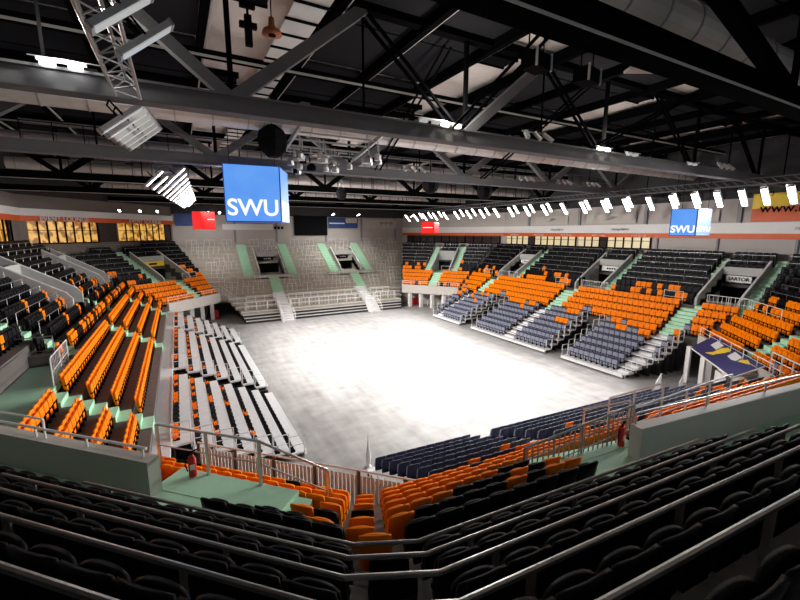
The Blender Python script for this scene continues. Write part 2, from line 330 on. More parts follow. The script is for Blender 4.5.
# banners and boards on the walls
def board(name, label, cat, w_, h_, mt, loc, rz, th=0.08, group=None, z=None):
    t = thing(name, label, cat, loc, group, rz); mb = MB(); mb.box(-w_ / 2, w_ / 2, -th, 0, -h_ / 2, h_ / 2, mt); mb.build('panel', t); return t
b = board('wall_banner', 'orange and yellow banner reading www.ratiop on the right wall', 'banner', 6.4, 2.15, 'orangeband', (40.62, 11.9, 11.9), -PI / 2)
mb = MB(); mb.add([(-3.2, -0.09, 1.06), (-3.2, -0.09, -0.1), (3.2, -0.09, 0.3), (3.2, -0.09, 1.06)], [(0, 1, 2, 3)], 'yellow'); mb.build('yellow_field', b)
text('lettering', 'www.ratiopharm', 0.95, 'ink', (0.6, -0.1, -0.1), (PI / 2, 0, 0), b, bold=0.01)
for i, (y, wd, lab) in enumerate([(19.0, 3.4, 'pale grey sponsor board right of the blue court cube'), (27.2, 5.6, 'pale grey sponsor board above the cream windows'), (35.0, 5.0, 'pale grey sponsor board near the far end of the right wall')]):
    b = board('sponsor_board', lab, 'board', wd, 1.0, 'beige', (40.62, y, 11.4), -PI / 2, group='sponsor boards on the right wall')
    mb = MB(); mb.add([(-.9, -.09, -.2), (-.2, -.09, -.05), (.1, -.09, .3), (.9, -.09, .15), (.2, -.09, -.1)], [(0, 1, 2, 3, 4)], 'greyletter'); mb.build('motif', b)
tag(board('projection_screen', 'black hanging screen on the far wall', 'screen', 5.1, 2.9, 'ink', (18.0, 60.55, 10.95), 0), None)
b = board('wall_poster', 'blue advertising poster beside the black screen', 'poster', 4.9, 1.6, 'posterblue', (23.2, 60.6, 11.4), 0)
mb = MB(); mb.box(0.4, 2.3, -.1, -.08, 0.0, .75, 'beige'); mb.box(-2.3, 0.2, -.1, -.08, -.15, .02, 'white'); mb.build('motif', b)
b = board('sponsor_board', 'pale board with dark running figures at the right end of the far wall', 'board', 6.0, 1.5, 'beige', (29.6, 60.6, 11.3), 0)
mb = MB()
for x, s in ((0.2, 1), (1.0, .9), (1.9, 1.1)): mb.add([(x, -.09, -.4 * s), (x + .25, -.09, 0), (x + .7, -.09, .1), (x + .2, -.09, .35 * s), (x - .5, -.09, .3), (x, -.09, .05)], [(0, 1, 2, 3, 4, 5)], 'greyletter')
mb.build('motif', b)
b = board('sponsor_board', 'grey board with a white strip below the large blue cube', 'board', 6.8, 0.8, 'white', (9.0, 60.6, 10.7), 0)
for q_ in range(3): mb = MB(); mb.box(3.5 + .5 * q_, 3.85 + .5 * q_, -.1, -.08, -.3, .1, 'ink'); mb.build('dark_mark', b)
b = board('wall_poster', 'dark poster on the far wall behind the left red screen', 'poster', 3.2, 1.6, 'posterblue', (1.6, 60.6, 11.6), 0)
# ------------------------------------------------------------------ parapet bands and recessed walls under the corners and the far end
for f in ('FL', 'FR', 'NR'):
    e = ends(f, 5.1); mb = MB(); mb.prism(quad(f, 4.95, 5.17, e[0], e[1]), 1.9, 3.0, 'beige'); e7 = ends(f, 8)
    o = mb.build('parapet'); structure(o); o['label'] = 'beige parapet below the ' + FNAME[f]
    mb = MB(); mb.prism(quad(f, 8.0, 8.2, e7[0], e7[1]), 0, 2.2, 'wall')
    for k in range(5):
        t = e[0] + (e[1] - e[0]) * (k + 0.3) / 5; p = pt(f, 5.4, t); mb.box(p[0] - .2, p[0] + .2, p[1] - .2, p[1] + .2, 0, 2.0, 'white')
    o = mb.build('trim_%d' % (10 + 'FL FR NR'.split().index(f))); structure(o); o['label'] = 'white pillars under the ' + FNAME[f]
# mint or pale aisle stairs
def aisle(f, t0, t1, j0, j1, k):
    mb = MB(); mt = 'mint'
    for j in range(j0, j1 + 1):
        s0 = S0(j)
        mb.prism(quad(f, s0 - 0.02, s0 + .73, t0, t1), Z(j) - 0.45, Z(j) + 0.02, mt)
        mb.prism(quad(f, s0 + 0.36, s0 + .75, t0, t1), Z(j), Z(j) + 0.225, mt)
    p = pt(f, S0(j0), (t0 + t1) / 2); loc = (p[0], p[1], Z(j0) - .45)
    o = shift(mb, loc).build('aisle_stairs'); o.location = loc
    where = 'lower' if j0 == 0 else 'upper'
    tag(o, 'mint green steps of the %s rows, %s flight in the %s' % (where, ordn(k), FNAME[f]), 'stairs', 'mint aisle stairs')
for f in AISLES:
    for k, a in enumerate(AISLES[f]): aisle(f, *a, k + 1)
# ------------------------------------------------------------------ entrances (vomitories)
def rotm(f):      # local frame: x along rows, y inward, z up
    return inward(f)
def vomitory(f, t0, t1, label, sign=None, number=None, back=11.72, walls=True, top=0.5, s_from=8.3):
    c = (t0 + t1) / 2; p = pt(f, s_from, c); t = thing('stand_entrance', label, 'entrance', (p[0], p[1], 4.46), 'entrances in the stands', rotm(f))
    # local x direction: rotation of +x ; find its sign relative to facet t
    a = rotm(f); sx = 1 if (math.cos(a) * FC[f][1][0] + math.sin(a) * FC[f][1][1]) > 0 else -1
    h = (t1 - t0) / 2; D = back - s_from
    def Y(s): return -(s - s_from)
    zt = lambda s: 2.65 + .45 * ((s - 5.15) / .73) + top - 4.46
    for q in (-1, 1):
        mb = MB(); x0, x1 = sorted((q * h, q * (h + 0.16)))
        ss = [s_from, s_from + .25, back + 1.0]
        pr = [(Y(s_from), -0.3), (Y(s_from), zt(s_from) * .9), (Y(s_from + .25), zt(s_from + .25)), (Y(back + 1.0), zt(back + 1.0)), (Y(back + 1.0), -.3)]
        vs = [(x0, y, z) for y, z in pr] + [(x1, y, z) for y, z in pr]; n = 5
        mb.add(vs, [tuple(range(n)), tuple(range(2 * n - 1, n - 1, -1))] + [(i, n + i, n + (i + 1) % n, (i + 1) % n) for i in range(n)], 'vwall'); mb.build('side_wall', t)
        mb = MB(); mb.bar((q * (h + .08), pr[2][0], pr[2][1] + .03), (q * (h + .08), pr[3][0], pr[3][1] + .03), .14, .05, 'wrail'); mb.build('wall_capping', t)
    mb = MB(); mb.box(-h, h, Y(back) - .12, Y(back), 1.55, zt(back) + .1, 'vwall'); mb.build('lintel', t)
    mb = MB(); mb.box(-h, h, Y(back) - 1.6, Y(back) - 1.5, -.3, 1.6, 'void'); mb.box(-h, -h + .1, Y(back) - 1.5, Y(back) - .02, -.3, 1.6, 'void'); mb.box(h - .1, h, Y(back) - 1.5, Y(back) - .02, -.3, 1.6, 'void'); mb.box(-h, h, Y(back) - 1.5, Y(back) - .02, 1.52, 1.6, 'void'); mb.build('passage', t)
    if sign:
        mb = MB(); mb.box(-h * .55, h * .75, Y(back), Y(back) + .05, 1.68, 2.18, 'white' if sign[0] != '#' else 'ink'); s_ = mb.build('sign', t)
        if '=' in sign:
            for q_ in range(4): mb = MB(); mb.box(-.5 + .25 * q_, -.33 + .25 * q_, Y(back) + .05, Y(back) + .06, 1.85, 2.0, 'ink' if sign[0] != '#' else 'steel'); mb.build('sign_mark', s_)
        else: text('lettering', sign.strip('#'), 0.36, 'ink' if sign[0] != '#' else 'white', (h * .1, Y(back) + .07, 1.93), (PI / 2, 0, PI), s_, bold=.008)
    if number:
        text('number', number, 1.1, 'ink', (sx * (h - .02) if False else -sx * 0, 0, 0), (0, 0, 0), t)
    return t, h
VR = []
for k, (t0, t1, a, b_) in enumerate(PITS['R']):
    VR.append(vomitory('R', t0, t1, ['wide entrance under the white SARTOR sign nearest the blue cube', 'entrance beside the large black number ten', 'entrance of the right stand nearest the far corner'][k], ['SARTOR', '=', '='][k]))
t, h = VR[1]
# the large 10 sits on the inner face of the far side wall
o = text('number', '10', 1.15, 'ink', (0, 0, 0), (0, 0, 0), t, bold=.045)
a = rotm('R')   # +y local = -x world ; local x = world?
lx = Vector((math.cos(a), math.sin(a)))       # local x in world
q = 1 if lx.y > 0 else -1                      # far side (larger y)
o.location = (q * (h - .03), -0.78, 0.62); o.rotation_euler = (PI / 2, 0, -q * PI / 2)
vomitory('FR', 15.3, 17.8, 'entrance between two mint stairs in the far right corner', None)
vomitory('FL', 34.2, 37.6, 'entrance with a yellow sign in the far left corner', None)
tt, hh = vomitory('FAR', 9.1, 12.2, 'entrance in the grey far stand, left one under the large cube', '#=')
vomitory('FAR', 20.2, 23.2, 'entrance in the grey far stand, right one', '#=')
vomitory('L', 31.0, 33.6, 'entrance with sloping grey walls at the left edge of the photo', None, back=12.5, top=0.75, s_from=9.6)
vomitory('L', 43.0, 45.6, 'entrance with sloping grey walls further back in the left stand', None, back=12.5, top=0.75, s_from=9.6)
p = pt('FL', 11.66, 35.9); b = board('yellow_sign', 'yellow sign over the far left entrance', 'sign', 3.0, 0.55, 'yellow', (p[0], p[1], 6.42), rotm('FL') + PI, th=.05)
mb = MB(); mb.box(-.5, .5, -.08, -.05, -.1, .1, 'ink'); mb.build('motif', b)
# ------------------------------------------------------------------ railings
def railing(name, pts, h, label, cat='railing', group=None, post=1.3, r=0.022, mt='steel', bars=1, infill=0.0, pr=None, close=True):
    loc = Vector(pts[0]); P = [Vector(p) - loc for p in pts]; t = thing(name, label, cat, loc, group)
    mb = MB(); mb.path([p + Vector((0, 0, h)) for p in P], r, mt, 6); mb.build('top_rail', t)
    if bars:
        mb = MB()
        for b_ in range(bars): mb.path([p + Vector((0, 0, h * (b_ + 1) / (bars + 1))) for p in P], r * .6, mt, 5)
        mb.build('mid_rail', t)
    for a, b_ in zip(P, P[1:]):
        L = (b_ - a).length; n = max(1, round(L / post))
        for i in range(n + (1 if b_ is P[-1] else 0)):
            q = a + (b_ - a) * i / n; mb = MB(); mb.tube(q, q + Vector((0, 0, h)), pr or r, mt, 6); mb.build('post', t)
        if infill:
            mb = MB(); m_ = int(L / infill)
            for i in range(m_): q = a + (b_ - a) * (i + .5) / m_; mb.bar(q + Vector((0, 0, .1)), q + Vector((0, 0, h)), r * .8, r * .8, mt)
            mb.build('infill_bars', t)
    return t
def P3(f, s, t, z): p = pt(f, s, t); return (p[0], p[1], z)
# landing railings of the right stand
for k, (t0, t1, a_, b_) in enumerate(PITS['R']):
    railing('landing_railing', [P3('R', 8.1, t0 - .9, 4.46), P3('R', 8.1, t1 - .75, 4.46)], 0.95, 'grey railing in front of the %s' % ['SARTOR entrance', 'entrance beside the number ten', 'farthest right stand entrance'][k], group='landing railings', mt='wrail', infill=.25)
    railing('landing_railing', [P3('R', 8.1, t1 + .9, 4.46), P3('R', 8.1, t1 + 2.3, 4.46)], 0.95, 'short pale railing left of the %s' % ['SARTOR entrance', 'entrance beside the number ten', 'farthest right stand entrance'][k], group='short landing railings', mt='wrail')
railing('landing_railing', [P3('FR', 8.1, 14.4, 4.46), P3('FR', 8.1, 16.3, 4.46)], .95, 'white railing before the far right corner entrance', mt='wrail')
railing('landing_railing', [P3('FL', 8.1, 36.4, 4.46), P3('FL', 8.1, 38.4, 4.46), P3('FL', 9.0, 38.4, 4.46)], .95, 'pale railing before the yellow-sign entrance', mt='wrail')
railing('landing_railing', [P3('NR', 8.1, 29.0, 4.46), P3('NR', 8.1, 33.5, 4.46)], .95, 'tall pale railing at the upper right edge of the orange corner', mt='wrail')
railing('landing_railing', [P3('L', 8.2, 21.2, 4.46), P3('L', 8.1, 18.2, 4.46)], 1.05, 'pale railing on the mint landing at the left edge', mt='wrail', infill=.22)
railing('landing_railing', [P3('L', 10.0, 21.5, 4.46), P3('L', 8.7, 21.5, 4.46)], 1.2, 'tall thin railing along the dark seats by the mint landing', mt='steel')
for f in ('FL', 'FR', 'NR'):
    e = ends(f, 5.1); railing('parapet_railing', [P3(f, 5.05, e[0] + .1, 3.0), P3(f, 5.05, e[1] - .1, 3.0)], .55, 'pale railing on the parapet of the ' + FNAME[f], group='parapet railings', mt='wrail')
# ------------------------------------------------------------------ near landing, parapet walls, foreground railings
def solid(name, f, s0, s1, t0, t1, z0, z1, mt, label, cat, top=None):
    mb = MB(); mb.prism([pt(f, s0, t0), pt(f, s0, t1), pt(f, s1, t1), pt(f, s1, t0)], z0, z1, mt, top)
    o = mb.build(name); tag(o, label, cat); return o
mb = MB(); mb.prism([(9.5, 5.35), (20.5, 4.0), (20.47, 3.7), (9.47, 5.05)], 4.2, 5.3, 'parapet2', 'beige')
tag(mb.build('parapet_wall'), 'grey parapet wall along the near stand on the right', 'wall')
t = thing('parapet_wall', 'dark green-grey parapet wall at the lower left', 'wall', (*pt('NL', 8.2, -7.15), 4.2)); loc = t.location
mb = MB(); mb.prism([pt('NL', 8.1, -7.15), pt('NL', 8.1, -12.5), pt('NL', 8.4, -12.5), pt('NL', 8.4, -7.15)], 4.2, 5.28, 'parapet', 'beige'); shift(mb, loc).build('wall_body', t)
mb = MB(); mb.path([Vector(P3('NL', 8.25, tt_, 5.5)) for tt_ in (-7.3, -12.5)], .03, 'wrail'); mb.path([Vector(P3('NL', 8.25, tt_, 5.75)) for tt_ in (-10.3, -12.5)], .025, 'wrail')
mb.tube(P3('NL', 8.25, -10.3, 5.2), P3('NL', 8.25, -10.3, 5.75), .025, 'wrail'); shift(mb, loc).build('hand_rail', t)
for i, tt_ in enumerate((-7.4, -9.0, -10.6, -12.2)): mb = MB(); mb.tube(P3('NL', 8.25, tt_, 5.2), P3('NL', 8.25, tt_, 5.5), .025, 'wrail'); shift(mb, loc).build('post', t)
railing('parapet_rail', [(9.6, 5.3, 5.3), (20.4, 3.98, 5.3)], .28, 'low dark handrail on top of the grey parapet wall', mt='rail', bars=0, r=.025, post=2.6)
railing('landing_railing', [P3('N', 7.75, 6.3, 4.0), P3('N', 7.9, 9.9, 4.46)], 1.0, 'pale railing behind the right mint landing', mt='steel', r=.03, post=.95, bars=2, infill=.16)
railing('landing_railing', [P3('N', 7.9, 9.9, 4.46), P3('N', 7.9, 14.5, 4.7)], .9, 'pale railing beyond the grey parapet wall', mt='wrail', r=.025, post=1.1, bars=1)
railing('landing_railing', [P3('NL', 7.35, -8.0, 4.46), P3('NL', 7.35, -5.2, 4.46), P3('NL', 6.7, -3.9, 3.6)], 1.05, 'dark steel railing behind the left mint landing', mt='rail', r=.03, pr=.045, post=1.2, bars=1)
railing('stair_railing', [P3('N', 7.0, 12.6, 4.2), P3('N', 5.2, 12.6, 3.0)], 1.1, 'sloping pale stair rail among the orange seats on the right', mt='wrail', r=.035)
railing('stair_railing', [P3('N', 7.3, 10.6, 4.2), P3('N', 5.8, 10.6, 3.3)], 1.0, 'sloping pale stair rail behind the right mint landing', mt='wrail', r=.035)
railing('corner_railing', [P3('NR', 5.3, 17.5, 2.9), P3('NR', 5.3, 21.5, 2.9), P3('NR', 5.3, 24, 2.9)], 1.1, 'pink-grey railing in front of the orange seats at the right edge', mt='wrail', r=.035, post=.8, bars=2)
mb = MB(); mb.prism([pt('NL', 7.3, -7.4), pt('NL', 7.3, -4.3), pt('NL', 8.1, -4.3), pt('NL', 8.1, -7.4)], 4.1, 4.468, 'mint'); o = structure(mb.build('landing')); o['label'] = 'mint green landing before the near left rows'
mb = MB(); mb.prism([pt('N', 7.5, 6.6), pt('N', 7.8, 9.8), pt('N', 8.1, 9.8), pt('N', 8.1, 6.6)], 4.1, 4.468, 'mint'); o = structure(mb.build('landing')); o['label'] = 'mint green landing before the near right rows'
mb = MB()
for k in range(2): mb.prism([pt('NL', 7.35, -4.3 + .35 * k), pt('NL', 7.35, -3.95 + .35 * k), pt('NL', 7.95, -3.95 + .35 * k), pt('NL', 7.95, -4.3 + .35 * k)], 3.9, 4.36 - .2 * k, 'mint')
tag(mb.build('landing_steps'), 'pair of mint green steps at the end of the left landing', 'steps')
# row railings: z is the tread height
def rail_pts(s, specs, z):
    out = []
    for f, t in specs: out.append((*pt(f, s, t), z))
    return out
for j in range(7, 12):
    s = S0(j, 'N') + .08; v1 = meet('NL', s, 'N'); v1n = meet('N', s, 'NL'); z = Z(j, 'N')
    a = {7: -6.3, 8: -6.8}.get(j, -14); b_ = {7: 8.0, 8: 8.25}.get(j, 24)
    pts_ = [pt('NL', s, a), pt('NL', s, v1 - .45), pt('N', s, v1n + .42), pt('N', s, b_)]
    loc = Vector((*pts_[1], z)); t = thing('row_railing', 'long metal handrail of the foreground black seats, %s row from the court' % ordn(j - 4), 'railing', loc, 'foreground handrails')
    Pz = [Vector((*p, z + .41)) - loc for p in pts_]
    mb = MB(); mb.path(Pz, .025, 'rail', 8); mb.build('hand_rail', t)
    for a_, c_ in zip(Pz, Pz[1:]):
        L = (c_ - a_).length; n = max(1, round(L / 1.75))
        for i in range(n if L > 1.2 else 0):
            q = a_ + (c_ - a_) * (i + .35) / n; mb = MB(); mb.bar(q - Vector((0, 0, .44)), q, .05, .05, 'rail'); mb.build('post', t)
# thin row rails of the distant upper tiers
for f in ('R', 'FR', 'FL', 'L', 'NR'):
    for j in range(6 if f in ('R', 'FR') else 6, JM[f] + 1):
        s = S0(j) + .06; e = ends(f, s); cuts = [(a[0] - .05, a[1] + .05) for a in AISLES[f] if a[2] <= j <= a[3]] + [(p[0] - .3, p[1] + .3) for p in PITS[f] if p[2] <= j <= p[3] + 1]
        for k, (t0, t1) in enumerate(spans(e[0] + .15, e[1] - .15, cuts)):
            if t1 - t0 < 1.2: continue
            if f == 'L' and t1 < 21: continue
            P0 = Vector(P3(f, s, t0, Z(j))); P1 = Vector(P3(f, s, t1, Z(j))); mb = MB(); H = Vector((0, 0, .62))
            mb.tube(P0 + H, P1 + H, .016, 'steel', 5); n = max(2, int((t1 - t0) / 1.6))
            for i in range(n + 1): q = P0 + (P1 - P0) * i / n; mb.tube(q, q + H, .014, 'steel', 4)
            o = shift(mb, P0).build('row_railing'); o.location = P0
            tag(o, 'thin steel rail of upper row %s, %s section, %s' % (ordn(j - 3), ordn(k + 1), FNAME[f]), 'railing', 'thin rails of the upper rows')
# ------------------------------------------------------------------ telescopic stands
TOFF = {'L': -.6}
def telescopic(f, t0, t1, label, stair=None, folded=False, last=7, cross=()):
    so = TOFF.get(f, 0)
    p = pt(f, 0, (t0 + t1) / 2); loc = (p[0], p[1], 0); t = thing('telescopic_stand', label, 'stand', loc, 'pull-out stands on the court floor')
    for i in range(last):
        s0 = so + .05 + .73 * i; z = .30 + .33 * i; mb = MB()
        e = ends(f, s0 + .3); a, b_ = max(t0, e[0] + .02), min(t1, e[1] - .02)
        mb.prism(quad(f, s0, s0 + .75, a, b_), z - .08, z, 'platform'); shift(mb, loc).build('platform', t)
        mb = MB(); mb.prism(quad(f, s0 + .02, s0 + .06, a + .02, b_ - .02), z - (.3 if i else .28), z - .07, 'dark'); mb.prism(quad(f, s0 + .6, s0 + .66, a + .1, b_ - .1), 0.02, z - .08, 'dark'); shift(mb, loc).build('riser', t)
        if stair:
            mb = MB(); mb.prism(quad(f, s0 + .36, s0 + .72, stair[0], stair[1]), z, z + .165, 'platform'); shift(mb, loc).build('step', t)
        for tt_, sg in ((a, 0), (b_, 1)):
            if (folded and sg) or f == 'N': continue
            mb = MB(); q0 = Vector(P3(f, s0 + .05, tt_, z)); q1 = Vector(P3(f, s0 + .7, tt_, z)); H = Vector((0, 0, .85))
            mb.tube(q0 - Vector((0, 0, .2)), q0 + H, .022, 'wrail', 5); mb.tube(q1, q1 + H, .022, 'wrail', 5); mb.tube(q0 + H, q1 + H, .022, 'wrail', 5); mb.tube(q0 + H * .5, q1 + H * .5, .016, 'wrail', 5)
            if not folded or True: shift(mb, loc).build('end_guard', t)
    mb = MB(); mb.prism(quad(f, so - .02, so + .06, t0, t1), .10, .30, 'wrail'); shift(mb, loc).build('front_beam', t)
    return t
telescopic('R', 14.5, 20.7, 'blue-grey pull-out stand nearest the camera on the right', (15.2, 16.2))
telescopic('R', 22.3, 32.0, 'widest blue-grey pull-out stand in the middle of the right side', (26.3, 27.4))
telescopic('R', 33.9, 40.3, 'small blue-grey pull-out stand at the far end of the right side', (37.8, 38.6))
telescopic('N', 5.0, 24.0, 'dark blue pull-out stand at the near end of the court', (10.0, 10.9))
telescopic('L', 15.9, 24.2, 'white-decked pull-out stand nearest the camera on the left', None, True)
telescopic('L', 25.4, 36.2, 'white-decked pull-out stand in the middle of the left side', None, True)
telescopic('L', 37.4, 43.6, 'white-decked pull-out stand at the far end of the left side', None, True)
mb = MB(); mb.prism(quad('L', 4.56, 5.14, 15.0, 44.5), 2.1, 2.34, 'platform'); o = structure(mb.build('walkway')); o['label'] = 'pale grey walkway between the orange rows and the white decks'
# left stand: folded seat banks are seats; dark gap boxes between the blocks
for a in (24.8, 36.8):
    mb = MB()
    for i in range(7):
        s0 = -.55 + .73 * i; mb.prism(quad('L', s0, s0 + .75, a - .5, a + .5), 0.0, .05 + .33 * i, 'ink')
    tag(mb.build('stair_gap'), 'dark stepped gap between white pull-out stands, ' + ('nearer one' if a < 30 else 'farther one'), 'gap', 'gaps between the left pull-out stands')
# far stand platform with retracted steps
t = thing('stage_platform', 'grey standing platform with white railings before the far stand', 'platform', (15, 45.5, 0))
L0, L1 = 5.9, 25.3
for i in range(7):
    s0 = .3 + (.28 * i if i < 4 else 1.1 + .85 * (i - 3)); z = .3 * (i + 1) if i < 4 else 1.2 + .38 * (i - 3)
    e = ends('FAR', s0); mb = MB()
    mb.prism(quad('FAR', s0, 5.15, max(e[0], L0 - s0 * .35) + .1, min(e[1] - .1, 99)), z - .32, z, 'fconcrete' if i > 2 else 'dark', 'fconcrete'); shift(mb, (15, 45.5, 0)).build('platform', t)
    mb = MB(); mb.prism(quad('FAR', s0 - .03, s0 + .02, max(e[0], L0 - s0 * .35) + .1, min(e[1] - .1, 99)), z - .07, z + .01, 'platform'); shift(mb, (15, 45.5, 0)).build('nosing', t)
for k, x in enumerate((10.4, 21.3)):
    t = thing('court_stairs', 'pale stairs from the court to the far platform, %s pair' % ('left' if k == 0 else 'right'), 'stairs', (x, 45.0, 0), 'stairs up to the far platform')
    mb = MB()
    for i in range(7): mb.box(-.65, .65, -.35 + .3 * i, 2.6, .001 + .22 * i, .22 * (i + 1), 'platform')
    for i in range(5): mb.box(-.65, .65, 2.3 + .55 * i, 5.6, 1.54 + .22 * i, 1.54 + .22 * (i + 1), 'platform')
    mb.build('steps', t)
    for q in (-.68, .68):
        mb = MB(); mb.path([Vector((q, -.5, 0)), Vector((q, -.5, .9)), Vector((q, 1.6, 2.25)), Vector((q, 1.6, 1.3))], .03, 'wrail'); mb.tube((q, -.5, .45), (q, 1.6, 1.8), .02, 'wrail'); mb.build('hand_rail', t)
for k, (x0, x1) in enumerate(((6.2, 9.7), (11.1, 20.6), (22.0, 25.2))):
    railing('platform_railing', [(x0, 47.1, 1.25), (x1, 47.1, 1.25)], .95, 'white front railing of the far platform, %s section' % ['left', 'middle', 'right'][k], group='front platform railings', mt='wrail', infill=.4, post=1.2, r=.06)
    railing('platform_railing', [(x0 + .3, 48.75, 1.65), (x1 - .1, 48.75, 1.65)], .95, 'white rear railing of the far platform, %s section' % ['left', 'middle', 'right'][k], group='rear platform railings', mt='wrail', post=.9, r=.055)
railing('platform_railing', [(4.2, 51.0, 2.7), (6.1, 47.2, 1.2)], .95, 'sloping white railing at the left end of the far platform', mt='wrail', infill=.3)
# crush barriers of the far standing terraces
mb = MB(); mb.path([Vector(q) for q in ((-.6, 0, 0), (-.6, 0, .9), (.6, 0, .9), (.6, 0, 0))], .022, 'wrail', 6); mb.tube((0, 0, 0), (0, 0, .9), .03, 'wrail', 6)
for x in (-.6, 0, .6): mb.box(x - .07, x + .07, -.07, .07, 0, .03, 'wrail')
proto = mb.build('crush_barrier'); first = True
for j in range(0, 13):
    cuts = [(a[0] - .1, a[1] + .1) for a in AISLES['FAR'] if a[2] <= j <= a[3]] + [(p[0] - .2, p[1] + .2) for p in PITS['FAR'] if p[2] <= j <= p[3]]; s = S0(j) + .12; e = ends('FAR', s)
    cnt = 0
    for t0, t1 in spans(e[0] + .4, e[1] - .4, cuts):
        n = int((t1 - t0) / (1.9 if j % 2 == 0 else 2.6))
        for i in range(n):
            if (i * 7 + j * 3) % 5 == 4: continue
            o = proto if first else proto.copy()
            if not first: C.objects.link(o)
            first = False; x = t0 + (i + .5) * (t1 - t0) / n; o.location = (*pt('FAR', s, x), Z(j)); cnt += 1
            tag(o, 'pale crush barrier in the far stand, row %s up, %s from left' % (ordn(j + 1), ordn(cnt)), 'barrier', 'crush barriers of the far standing terrace')
# ------------------------------------------------------------------ seats
def shell(mb, wd, z0, z1, y0, tilt, th, mt, nx=6, nz=5, curve=.035, cut=.045):
    vs = []
    for side in (0, 1):
        for k in range(nz + 1):
            v = k / nz; z = z0 + (z1 - z0) * v
            for i in range(nx + 1):
                u = i / nx * 2 - 1
                hw = wd / 2 * (1 - (.06 if v < .01 else 0) - (.05 if k == nz else 0)) * (1 - .06 * (1 - v))
                zz = z - (cut * abs(u) ** 4 if k == nz else 0)
                y = y0 - tilt * v + curve * u * u + (0 if side == 0 else -th) - .02 * v * v
                vs.append((u * hw, y, zz))
    N_ = (nx + 1) * (nz + 1); fs = []
    for k in range(nz):
        for i in range(nx):
            a = k * (nx + 1) + i; b_ = a + 1; c_ = a + nx + 2; d_ = a + nx + 1
            fs.append((d_, c_, b_, a)); fs.append((N_ + a, N_ + b_, N_ + c_, N_ + d_))
    for i in range(nx):
        a = i; fs.append((a, a + 1, N_ + a + 1, N_ + a)); a = nz * (nx + 1) + i; fs.append((a + 1, a, N_ + a, N_ + a + 1))
    for k in range(nz):
        a = k * (nx + 1); fs.append((a + nx + 1, a, N_ + a, N_ + a + nx + 1)); a = k * (nx + 1) + nx; fs.append((a, a + nx + 1, N_ + a + nx + 1, N_ + a))
    mb.add(vs, fs, mt)
def seat_parts(col, pan, hi):
    a = MB(); b_ = MB(); c_ = MB()
    n = (6, 4) if hi else (2, 2)
    shell(a, .445, .22, .82, 0, .07, .035, col, n[0], n[1], curve=.025, cut=.018)
    shell(b_, .41, .16, .73, .10, .02, .05, pan, n[0], n[1], curve=-.02, cut=.03)
    c_.box(-.03, .03, -.05, .12, 0, .42, 'ink'); c_.box(-.20, .20, .00, .09, .36, .41, 'ink')
    return a, b_, c_
COLS = {'orange': ('orange', 'orange', 'orange'), 'black': ('black', 'black', 'black'), 'navy': ('navy', 'navy', 'blue-grey')}
MESH = {}
for k, (c1, c2, nm) in COLS.items():
    a, b_, c_ = seat_parts(c1, c2, True); MESH[k, 'hi'] = (a.mesh('backrest', True), b_.mesh('seat_pan', True), c_.mesh('bracket'))
    a, b_, c_ = seat_parts(c1, 'pad' if k == 'navy' else c2, False)
    m_ = MB()
    for q in (a, b_, c_):
        for f_, mi in zip(q.f, q.mi): pass
        base = len(m_.v); m_.v += q.v
        for f_, mi in zip(q.f, q.mi): m_.f.append(tuple(base + x for x in f_)); m_.mi.append(m_.m(q.ms[mi]))
    MESH[k, 'mb'] = m_; MESH[k, 'lo'] = m_.mesh('tip_up_seat')
# folded-down low seats of the left pull-out stand
def folded_mb(k):
    m_ = MB(); m_.box(-.2, .2, -.10, -.02, .06, .13, k); m_.box(-.2, .2, -.02, .06, .10, .15, k); m_.box(-.19, -.15, -.12, .1, 0, .1, 'ink'); m_.box(.15, .19, -.12, .1, 0, .1, 'ink'); m_.box(-.16, .16, -.13, -.10, .08, .28, k); return m_
for k in COLS: MESH['f' + k, 'mb'] = folded_mb(k); MESH['f' + k, 'lo'] = MESH['f' + k, 'mb'].mesh('folded_seat')
th_ = math.radians(PITCH); yw = math.radians(YAW)
FW = Vector((math.sin(yw) * math.cos(th_), math.cos(yw) * math.cos(th_), -math.sin(th_))); RT = Vector((math.cos(yw), -math.sin(yw), 0)); UP = RT.cross(FW)
def view(p):
    q = Vector(p) - Vector((0, 0, CAM_H)); d = q.dot(FW); return d, (q.dot(RT) / d if d > .1 else 99), (q.dot(UP) / d if d > .1 else 99)
seats = []
rnd = random.Random(11)
def put(f, s, t, z, col, kind, row, num):
    p = (*pt(f, s, t), z); d, u, v = view((p[0], p[1], p[2] + .5))
    if f == 'FL' and (p[0] + 11.8) * 14.25 - (p[1] - 46.6) * 11.4 < 6: return      # behind the lounge wall
    if d < .7 or abs(u) > 1.0 + 1.0 / max(d, 1) + .05 or v > .8 or v < -.75 - 1.2 / max(d, 1): return
    seats.append(dict(p=p, rz=rotm(f), col=col, kind=kind, f=f, row=row, num=num, d=d, vis=abs(u) < 1.02 and v > -.78 - .3 / d))
SW = .455
AF = {'N': 'wedge', 'NL': 'left wall'}
